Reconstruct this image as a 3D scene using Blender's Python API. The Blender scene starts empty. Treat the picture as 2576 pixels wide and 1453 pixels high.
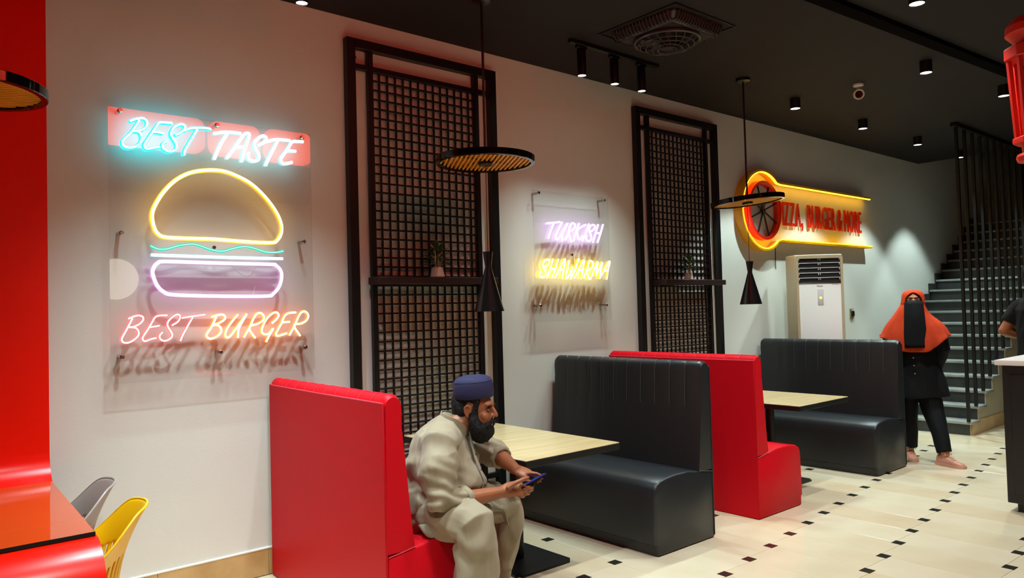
import bpy, bmesh, math, random
from mathutils import Vector, Matrix, noise

R = math.radians
rnd = random.Random(7)
SC = bpy.context.scene
COL = SC.collection

# ------------------------------------------------------------------ camera
CAM_F, YAW, PITCH, ROLL = 1876.35, 40.1705, 1.6543, -1.5552
cam_d = bpy.data.cameras.new('camera')
cam = bpy.data.objects.new('camera', cam_d)
COL.objects.link(cam)
SC.camera = cam
cam_d.sensor_fit = 'HORIZONTAL'
cam_d.sensor_width = 36.0
cam_d.lens = CAM_F / 2576 * 36.0
cam_d.clip_start = 0.05
yw, pt, rl = R(YAW), R(PITCH), R(ROLL)
fw = Vector((math.sin(yw) * math.cos(pt), math.cos(yw) * math.cos(pt), math.sin(pt)))
rt = Vector((math.cos(yw), -math.sin(yw), 0))
up = rt.cross(fw)
rt2 = math.cos(rl) * rt + math.sin(rl) * up
up2 = -math.sin(rl) * rt + math.cos(rl) * up
cam.matrix_world = Matrix(((rt2.x, up2.x, -fw.x, 0), (rt2.y, up2.y, -fw.y, -4.4168),
                           (rt2.z, up2.z, -fw.z, 1.5315), (0, 0, 0, 1)))

# ------------------------------------------------------------------ world and view
world = bpy.data.worlds.new('world')
SC.world = world
world.use_nodes = True
world.node_tree.nodes['Background'].inputs[0].default_value = (1.0, 0.9, 0.85, 1)
world.node_tree.nodes['Background'].inputs[1].default_value = 0.0
SC.view_settings.view_transform = 'Standard'
SC.view_settings.look = 'None'
SC.view_settings.gamma = 1.0
SC.view_settings.exposure = 0.07
SC.view_settings.use_curve_mapping = False
SC.cycles.max_bounces = 6
SC.cycles.diffuse_bounces = 3
SC.cycles.glossy_bounces = 3
SC.cycles.transparent_max_bounces = 8
SC.cycles.caustics_reflective = False
SC.cycles.caustics_refractive = False
SC.cycles.adaptive_threshold = 0.02
SC.cycles.use_light_tree = False

# lamp powers (the lamps themselves are built further down)
P_TRACK = 60.0       # track spots above the burger sign
P_WASH = 225.0        # two downlights in front of the burger sign
P_TRACK2 = 84.0       # track spots above the lilac sign
P_DOWN = 195.0         # ceiling downlights near the wall
P_AISLE = 180.0       # ceiling downlights over the aisle
RED_SIGN = 7.5        # red light box hanging over the aisle
WARM = (0.78, 1.0, 1.06)
COOL = (0.77, 1.0, 0.99)
NEUT = (0.94, 1.0, 0.97)

# ------------------------------------------------------------------ helpers
def lin(c):
    if isinstance(c, str):
        c = c.lstrip('#')
        c = tuple(int(c[i:i + 2], 16) / 255 for i in (0, 2, 4))
    return tuple((x / 12.92 if x <= 0.04045 else ((x + 0.055) / 1.055) ** 2.4) for x in c)

MATS = {}
def mat(name, col, rough=0.5, metal=0.0, bump=None, spec=0.5, coat=0.0, vary=None, emit=None, sheen=0.0, stretch=None):
    """procedural principled material; bump=(scale,strength), vary=(scale,colour,amount)"""
    m = bpy.data.materials.new(name)
    MATS[name] = m
    m.use_nodes = True
    nt = m.node_tree
    b = nt.nodes['Principled BSDF']
    c = (*lin(col), 1)
    b.inputs['Base Color'].default_value = c
    b.inputs['Roughness'].default_value = rough
    b.inputs['Metallic'].default_value = metal
    b.inputs['Specular IOR Level'].default_value = spec
    b.inputs['Coat Weight'].default_value = coat
    b.inputs['Sheen Weight'].default_value = sheen
    if bump or vary:
        tc = nt.nodes.new('ShaderNodeTexCoord')
        src = tc.outputs['Object']
        if stretch:
            mp = nt.nodes.new('ShaderNodeMapping')
            mp.inputs['Scale'].default_value = stretch
            nt.links.new(src, mp.inputs['Vector'])
            src = mp.outputs['Vector']
    if bump:
        n = nt.nodes.new('ShaderNodeTexNoise')
        n.inputs['Scale'].default_value = bump[0]
        n.inputs['Detail'].default_value = 6
        nt.links.new(src, n.inputs['Vector'])
        bp = nt.nodes.new('ShaderNodeBump')
        bp.inputs['Strength'].default_value = bump[1]
        bp.inputs['Distance'].default_value = 0.01
        nt.links.new(n.outputs['Fac'], bp.inputs['Height'])
        nt.links.new(bp.outputs['Normal'], b.inputs['Normal'])
    if vary:
        n2 = nt.nodes.new('ShaderNodeTexNoise')
        n2.inputs['Scale'].default_value = vary[0]
        n2.inputs['Detail'].default_value = 5
        nt.links.new(src, n2.inputs['Vector'])
        rp = nt.nodes.new('ShaderNodeValToRGB')
        rp.color_ramp.elements[0].position = 0.35
        rp.color_ramp.elements[1].position = 0.7
        rp.color_ramp.elements[0].color = c
        k = vary[2]
        v = lin(vary[1])
        rp.color_ramp.elements[1].color = (*[c[i] * (1 - k) + v[i] * k for i in range(3)], 1)
        nt.links.new(n2.outputs['Fac'], rp.inputs['Fac'])
        nt.links.new(rp.outputs['Color'], b.inputs['Base Color'])
    if emit:
        b.inputs['Emission Color'].default_value = (*lin(emit[0]), 1)
        b.inputs['Emission Strength'].default_value = emit[1]
    return m

def emis(name, col, strength):
    m = bpy.data.materials.new(name)
    MATS[name] = m
    m.use_nodes = True
    nt = m.node_tree
    nt.nodes.clear()
    e = nt.nodes.new('ShaderNodeEmission')
    o = nt.nodes.new('ShaderNodeOutputMaterial')
    e.inputs[0].default_value = (*col, 1)
    e.inputs[1].default_value = strength
    nt.links.new(e.outputs[0], o.inputs[0])
    return m

def clear_sheet(name, tint, refl, rough=0.01):
    """thin clear sheet: straight-through transmission plus a Fresnel gloss"""
    m = bpy.data.materials.new(name)
    MATS[name] = m
    m.use_nodes = True
    nt = m.node_tree
    nt.nodes.clear()
    t = nt.nodes.new('ShaderNodeBsdfTransparent')
    g = nt.nodes.new('ShaderNodeBsdfGlossy')
    mx = nt.nodes.new('ShaderNodeMixShader')
    lw = nt.nodes.new('ShaderNodeLayerWeight')
    pw = nt.nodes.new('ShaderNodeMath')
    pw.operation = 'POWER'
    pw.inputs[1].default_value = 5.0
    mm = nt.nodes.new('ShaderNodeMath')
    mm.operation = 'MULTIPLY_ADD'
    o = nt.nodes.new('ShaderNodeOutputMaterial')
    t.inputs[0].default_value = (*tint, 1)
    g.inputs['Roughness'].default_value = rough
    lw.inputs[0].default_value = 0.5
    mm.inputs[1].default_value = 0.9
    mm.inputs[2].default_value = refl
    nt.links.new(lw.outputs['Facing'], pw.inputs[0])
    nt.links.new(pw.outputs[0], mm.inputs[0])
    nt.links.new(mm.outputs[0], mx.inputs[0])
    nt.links.new(t.outputs[0], mx.inputs[1])
    nt.links.new(g.outputs[0], mx.inputs[2])
    nt.links.new(mx.outputs[0], o.inputs[0])
    return m

def tag(o, label=None, cat=None, group=None, kind=None):
    if label: o['label'] = label
    if cat: o['category'] = cat
    if group: o['group'] = group
    if kind: o['kind'] = kind
    return o

def thing(name, label, cat, loc=(0, 0, 0), rotz=0.0, group=None):
    o = bpy.data.objects.new(name, None)
    COL.objects.link(o)
    o.empty_display_size = 0.1
    o.location = loc
    o.rotation_euler = (0, 0, rotz)
    return tag(o, label, cat, group)

def link_mesh(name, me, parent=None, mats=()):
    o = bpy.data.objects.new(name, me)
    COL.objects.link(o)
    if parent is not None:
        o.parent = parent
    for m in mats:
        me.materials.append(MATS[m] if isinstance(m, str) else m)
    return o

def finish(bm, angle=40, recalc=True):
    if recalc:
        bmesh.ops.recalc_face_normals(bm, faces=bm.faces)
    me = bpy.data.meshes.new('m')
    bm.to_mesh(me)
    bm.free()
    me.polygons.foreach_set('use_smooth', [True] * len(me.polygons))
    me.set_sharp_from_angle(angle=R(angle))
    return me

def obj(name, bm, m, parent=None, angle=40, recalc=True):
    me = finish(bm, angle, recalc)
    return link_mesh(name, me, parent, m if isinstance(m, (list, tuple)) else [m])

def BM():
    return bmesh.new()

def box(bm, x0, x1, y0, y1, z0, z1, bev=0.0, seg=2, mi=0):
    b2 = bmesh.new()
    bmesh.ops.create_cube(b2, size=1.0)
    for v in b2.verts:
        v.co = Vector(((x0 + x1) / 2 + v.co.x * (x1 - x0), (y0 + y1) / 2 + v.co.y * (y1 - y0), (z0 + z1) / 2 + v.co.z * (z1 - z0)))
    if bev > 0:
        bmesh.ops.bevel(b2, geom=b2.edges[:], offset=bev, segments=seg, profile=0.5, affect='EDGES')
    merge(bm, b2, mi)

def merge(bm, b2, mi=0, mtx=None):
    vm = {}
    for v in b2.verts:
        vm[v] = bm.verts.new(mtx @ v.co if mtx else v.co)
    for f in b2.faces:
        try:
            nf = bm.faces.new([vm[v] for v in f.verts])
            nf.material_index = mi
        except ValueError:
            pass
    b2.free()

def loft(bm, rings, cap=True, closed=True, mi=0, wrap=False):
    vs = [[bm.verts.new(p) for p in r] for r in rings]
    n = len(vs[0])
    m = len(vs)
    for i in range(m if wrap else m - 1):
        a, b = vs[i], vs[(i + 1) % m]
        for j in range(n if closed else n - 1):
            k = (j + 1) % n
            f = bm.faces.new((a[j], a[k], b[k], b[j]))
            f.material_index = mi
    if cap and closed and not wrap:
        for r in (vs[0], vs[-1]):
            f = bm.faces.new(r)
            f.material_index = mi
    return vs

def ring(c, u, v, ru, rv, n=16, pw=2.0):
    out = []
    for i in range(n):
        a = 2 * math.pi * i / n
        ca, sa = math.cos(a), math.sin(a)
        if pw != 2.0:
            ca = math.copysign(abs(ca) ** (2 / pw), ca)
            sa = math.copysign(abs(sa) ** (2 / pw), sa)
        out.append(Vector(c) + u * (ru * ca) + v * (rv * sa))
    return out

def frames(pts, ref=None, closed=False):
    pts = [Vector(p) for p in pts]
    n = len(pts)
    ts = []
    for i in range(n):
        if closed:
            t = pts[(i + 1) % n] - pts[i - 1]
        else:
            t = pts[min(i + 1, n - 1)] - pts[max(i - 1, 0)]
        ts.append(t.normalized())
    r = Vector(ref) if ref else (Vector((0, 0, 1)) if abs(ts[0].z) < 0.9 else Vector((1, 0, 0)))
    out = []
    for t in ts:
        u = r - t * r.dot(t)
        if u.length < 1e-4:
            u = t.orthogonal()
        u.normalize()
        out.append((t, u, t.cross(u)))
        if not ref:
            r = u
    return pts, out

def tube(bm, pts, rad, n=8, ref=None, closed=False, cap=True, mi=0, off=None):
    pts, fr = frames(pts, ref, closed)
    rs = []
    for i, (p, (t, u, v)) in enumerate(zip(pts, fr)):
        r = rad[i] if isinstance(rad, (list, tuple)) else rad
        ru, rv = r if isinstance(r, (list, tuple)) else (r, r)
        rs.append(ring(p + (off or Vector()), u, v, ru, rv, n))
    loft(bm, rs, cap=cap, mi=mi, wrap=closed)

def limb(bm, pts, rad, ref=None, n=14, cap0=True, cap1=True):
    """tapered rounded limb along a polyline, with domed ends"""
    pts = [Vector(p) for p in pts]
    rad = [r if isinstance(r, (list, tuple)) else (r, r) for r in rad]
    P2, R2 = [], []
    d0 = (pts[0] - pts[1]).normalized()
    d1 = (pts[-1] - pts[-2]).normalized()
    m0, m1 = min(rad[0]), min(rad[-1])
    if cap0:
        for k in (0.98, 0.85, 0.5):
            s = math.sqrt(1 - k * k)
            P2.append(pts[0] + d0 * m0 * k)
            R2.append((rad[0][0] * s, rad[0][1] * s))
    P2 += pts
    R2 += rad
    if cap1:
        for k in (0.5, 0.85, 0.98):
            s = math.sqrt(1 - k * k)
            P2.append(pts[-1] + d1 * m1 * k)
            R2.append((rad[-1][0] * s, rad[-1][1] * s))
    tube(bm, P2, R2, n=n, ref=ref)

def ell(bm, c, axes, radii, seg=20, rings_=12):
    b2 = bmesh.new()
    bmesh.ops.create_uvsphere(b2, u_segments=seg, v_segments=rings_, radius=1)
    X, Y, Z = axes
    for v in b2.verts:
        v.co = Vector(c) + X * (v.co.x * radii[0]) + Y * (v.co.y * radii[1]) + Z * (v.co.z * radii[2])
    merge(bm, b2)

AX = (Vector((1, 0, 0)), Vector((0, 1, 0)), Vector((0, 0, 1)))

def lathe(bm, prof, n=24, c=(0, 0, 0), mi=0, axis=AX, capends=True):
    X, Y, Z = axis
    rs = []
    for r, z in prof:
        rs.append([Vector(c) + X * (r * math.cos(2 * math.pi * i / n)) + Y * (r * math.sin(2 * math.pi * i / n)) + Z * z for i in range(n)])
    loft(bm, rs, cap=capends, mi=mi)

def catmull(pts, k=6, closed=False):
    pts = [Vector(p) for p in pts]
    n = len(pts)
    if n < 3 and not closed:
        return [pts[0].lerp(pts[-1], i / k) for i in range(k + 1)]
    out = []
    for i in range(n if closed else n - 1):
        if closed:
            a, b, c, d = pts[i - 1], pts[i], pts[(i + 1) % n], pts[(i + 2) % n]
        else:
            a, b, c, d = pts[max(i - 1, 0)], pts[i], pts[i + 1], pts[min(i + 2, n - 1)]
        for s in range(k):
            t = s / k
            out.append(0.5 * ((2 * b) + (c - a) * t + (2 * a - 5 * b + 4 * c - d) * t * t + (3 * b - a - 3 * c + d) * t ** 3))
    if not closed:
        out.append(pts[-1])
    return out

def remesh(bm, voxel, smooth=6, factor=0.5, wrinkle=None):
    """fuse overlapping closed shapes into one continuous skin"""
    me = bpy.data.meshes.new('tmp')
    bmesh.ops.recalc_face_normals(bm, faces=bm.faces)
    bm.to_mesh(me)
    bm.free()
    o = bpy.data.objects.new('tmp', me)
    COL.objects.link(o)
    md = o.modifiers.new('r', 'REMESH')
    md.mode = 'VOXEL'
    md.voxel_size = voxel
    md.adaptivity = 0.0
    if smooth:
        ms = o.modifiers.new('s', 'SMOOTH')
        ms.factor = factor
        ms.iterations = smooth
    dg = bpy.context.evaluated_depsgraph_get()
    dg.update()
    out = bpy.data.meshes.new_from_object(o.evaluated_get(dg))
    bpy.data.objects.remove(o)
    bpy.data.meshes.remove(me)
    if wrinkle:
        nrm = [v.normal.copy() for v in out.vertices]
        for v, nn in zip(out.vertices, nrm):
            v.co += nn * wrinkle(v.co)
    out.polygons.foreach_set('use_smooth', [True] * len(out.polygons))
    out.materials.clear()
    return out

def fold(amp, sx, sy, sz, seed=0.0, sharp=True):
    def f(p):
        q = Vector((p.x * sx + seed, p.y * sy, p.z * sz))
        w = noise.noise(q)
        if sharp:
            w = 1 - 2 * abs(w) - 0.6
        return amp * w + amp * 0.35 * noise.noise(q * 2.7)
    return f

def copy_tree(o, parent=None):
    c = o.copy()
    COL.objects.link(c)
    c.parent = parent
    for ch in o.children:
        copy_tree(ch, c)
    return c

def spot(name, loc, power, color, angle, blend, parent=None, target=None, radius=0.03):
    d = bpy.data.lights.new(name, 'SPOT')
    d.energy = power
    d.color = color
    d.spot_size = R(angle)
    d.spot_blend = blend
    d.shadow_soft_size = radius
    o = bpy.data.objects.new(name, d)
    COL.objects.link(o)
    o.location = loc
    if target is not None:
        o.rotation_euler = (Vector(target) - Vector(loc)).to_track_quat('-Z', 'Y').to_euler()
    if parent is not None:
        o.parent = parent
    return o

def text_mesh(body, size, extrude, weight=0.0):
    cu = bpy.data.curves.new('t', 'FONT')
    cu.body = body
    cu.size = size
    cu.extrude = extrude
    cu.offset = weight
    cu.resolution_u = 3
    o = bpy.data.objects.new('t', cu)
    COL.objects.link(o)
    dg = bpy.context.evaluated_depsgraph_get()
    dg.update()
    me = bpy.data.meshes.new_from_object(o.evaluated_get(dg))
    bpy.data.objects.remove(o)
    return me

# ------------------------------------------------------------------ materials
mat('plaster', '#d7d4ca', 0.85, bump=(95, 0.05), spec=0.25, stretch=(0.35, 1, 1.6), vary=(1.1, '#cdc9bf', 0.35))
mat('ceiling_paint', '#1f1716', 0.75, bump=(60, 0.1), spec=0.3)
mat('dark_wall', '#1b1a1d', 0.8)
mat('batten_black', '#060405', 0.95, spec=0.05)
mat('tile_a', '#dccdb0', 0.16, vary=(3.2, '#cdb694', 0.45), spec=0.5)
mat('tile_b', '#dac8a9', 0.17, vary=(3.0, '#ccb08c', 0.45), spec=0.5)
mat('tile_c', '#e0d2b7', 0.15, vary=(3.6, '#d2c09f', 0.45), spec=0.5)
mat('tile_black', '#26231f', 0.18, vary=(30, '#3b3833', 0.5), spec=0.5)
mat('grout', '#c5b596', 0.7)
mat('skirting', '#c4a06b', 0.25, vary=(6, '#a8814d', 0.7), bump=(20, 0.03))
mat('white_trim', '#e6e2d8', 0.6)
mat('red_leather', '#ca071a', 0.5, bump=(420, 0.06), spec=0.14)
mat('red_piping', '#d8304a', 0.4)
mat('grey_leather', '#202225', 0.36, bump=(380, 0.07), spec=0.5)
mat('grey_piping', '#4a4d50', 0.36)
mat('black_metal', '#0b090a', 0.42, spec=0.4)
mat('black_satin', '#0d0b0d', 0.3, spec=0.5)
mat('gloss_black', '#060606', 0.08, spec=0.5)
mat('shelf_wood', '#2a1513', 0.5, bump=(30, 0.1), stretch=(0.2, 2, 2))
mat('amber_slat', '#e8a52c', 0.45, vary=(14, '#d8901c', 0.5))
mat('steel', '#b9b4ac', 0.18, metal=1.0)
mat('pot_white', '#e6dfd6', 0.55)
mat('leaf', '#2e4a2c', 0.4, vary=(22, '#4c6a3c', 0.6))
mat('soil', '#2a2018', 0.9)
mat('twig', '#c8b890', 0.6)
mat('ribbon_red', '#f41402', 0.26, spec=0.32, bump=(5, 0.004))
mat('ribbon_glass', '#c24a1a', 0.05, spec=0.6, coat=0.3)
mat('chair_yellow', '#e9b806', 0.38)
mat('chair_grey', '#9a8f87', 0.4)
mat('chair_wood', '#b48a58', 0.5)
mat('ac_white', '#ddd5d0', 0.3)
mat('ac_frame', '#b09b7c', 0.45)
mat('ac_side', '#b09b7c', 0.5)
mat('ac_dark', '#0a0908', 0.6)
mat('ac_slat', '#c9c0c0', 0.4)
mat('brass', '#a8925c', 0.35, metal=0.6)
mat('sign_yellow', '#f0a400', 0.4)
mat('sign_red', '#cc1806', 0.4)
mat('letter_red', '#d42a10', 0.45)
mat('stair_dark', '#2b2d2c', 0.5, vary=(8, '#3a3d3b', 0.6))
mat('stair_tread', '#9a9d98', 0.35, vary=(10, '#7d807b', 0.6))
mat('stair_side', '#b9ac93', 0.4, vary=(5, '#9c8e76', 0.6))
mat('counter_black', '#0e0c10', 0.35)
mat('counter_top', '#e6dcd8', 0.3)
mat('lantern_red', '#d8200a', 0.4)
mat('white_plastic', '#d8cdc0', 0.4)
mat('fan_body', '#2b2422', 0.35)
mat('wire_white', '#d9cfc4', 0.5)
clear_sheet('acrylic_edge', (0.86, 0.86, 0.85), 0.25, 0.15)
mat('skin_man', '#935431', 0.5, vary=(9, '#7c4228', 0.5), bump=(160, 0.05))
mat('skin_woman', '#b98058', 0.5)
mat('hair_black', '#0c0908', 0.75, bump=(70, 0.6), spec=0.25)
mat('shalwar', '#8d8068', 0.75, bump=(240, 0.10), sheen=0.15, vary=(3, '#897a60', 0.4))
mat('cap_blue', '#191740', 0.8, bump=(300, 0.15))
mat('phone_black', '#101018', 0.2)
emis('phone_screen', (0.06, 0.07, 0.42), 0.6)
mat('button_dark', '#3a3026', 0.4)
mat('eye_white', '#a89888', 0.3)
mat('eye_dark', '#160d08', 0.15)
mat('hijab', '#bd3c1a', 0.85, bump=(16, 0.55), spec=0.2, vary=(6, '#a82c08', 0.5))
mat('veil', '#040406', 0.8, spec=0.2)
mat('abaya', '#07070c', 0.75, bump=(120, 0.1), spec=0.25)
mat('shoe_pink', '#c58872', 0.6, bump=(80, 0.1))
mat('shoe_sole', '#cf9a84', 0.6)
mat('shirt_black', '#060608', 0.75, spec=0.2, bump=(120, 0.1))
mat('jeans', '#11131c', 0.7)
emis('lamp_white', (1.0, 0.98, 0.93), 14.0)
emis('lamp_cool', (0.93, 1.0, 0.97), 14.0)
wood = mat('table_wood', '#d9c596', 0.22, vary=(2.2, '#c9ae78', 0.7), stretch=(1.0, 9.0, 9.0))
clear_sheet('acrylic', (0.992, 0.990, 0.988), 0.055)

def neon(key, col, jk, core=(1, 1, 1), cs=1.6):
    emis('core_' + key, core, cs)
    emis('jacket_' + key, col, jk)
neon('cyan', (0.0, 0.75, 0.95), 7.6, (0.75, 1.0, 1.0), 2.2)
neon('ice', (0.35, 0.85, 1.0), 5.0, (0.92, 1.0, 1.0), 2.4)
neon('yellow', (1.0, 0.50, 0.0), 4.0, (1.0, 0.98, 0.5), 2.0)
neon('green', (0.0, 0.50, 0.33), 1.5, (0.5, 1.0, 0.86), 1.0)
neon('blue', (0.2, 0.75, 1.0), 3.6, (0.75, 1.0, 1.0), 1.9)
neon('pink', (0.60, 0.22, 0.78), 4.2, (1.0, 0.86, 1.0), 2.0)
neon('red', (0.95, 0.05, 0.06), 3.2, (1.0, 0.82, 0.76), 1.7)
neon('orange', (1.0, 0.17, 0.0), 4.2, (1.0, 0.92, 0.55), 1.9)
neon('violet', (0.58, 0.22, 0.92), 3.8, (1.0, 0.9, 1.0), 2.0)
neon('lemon', (1.0, 0.62, 0.0), 4.2, (1.0, 1.0, 0.7), 2.2)
emis('strip_yellow', (1.0, 0.58, 0.01), 10.0)
emis('red_sign_face', (1.0, 0.06, 0.03), RED_SIGN)
emis('globe_glow', (1.0, 0.92, 0.72), 3.0)
emis('ac_led', (1.0, 0.75, 0.1), 2.0)
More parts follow.
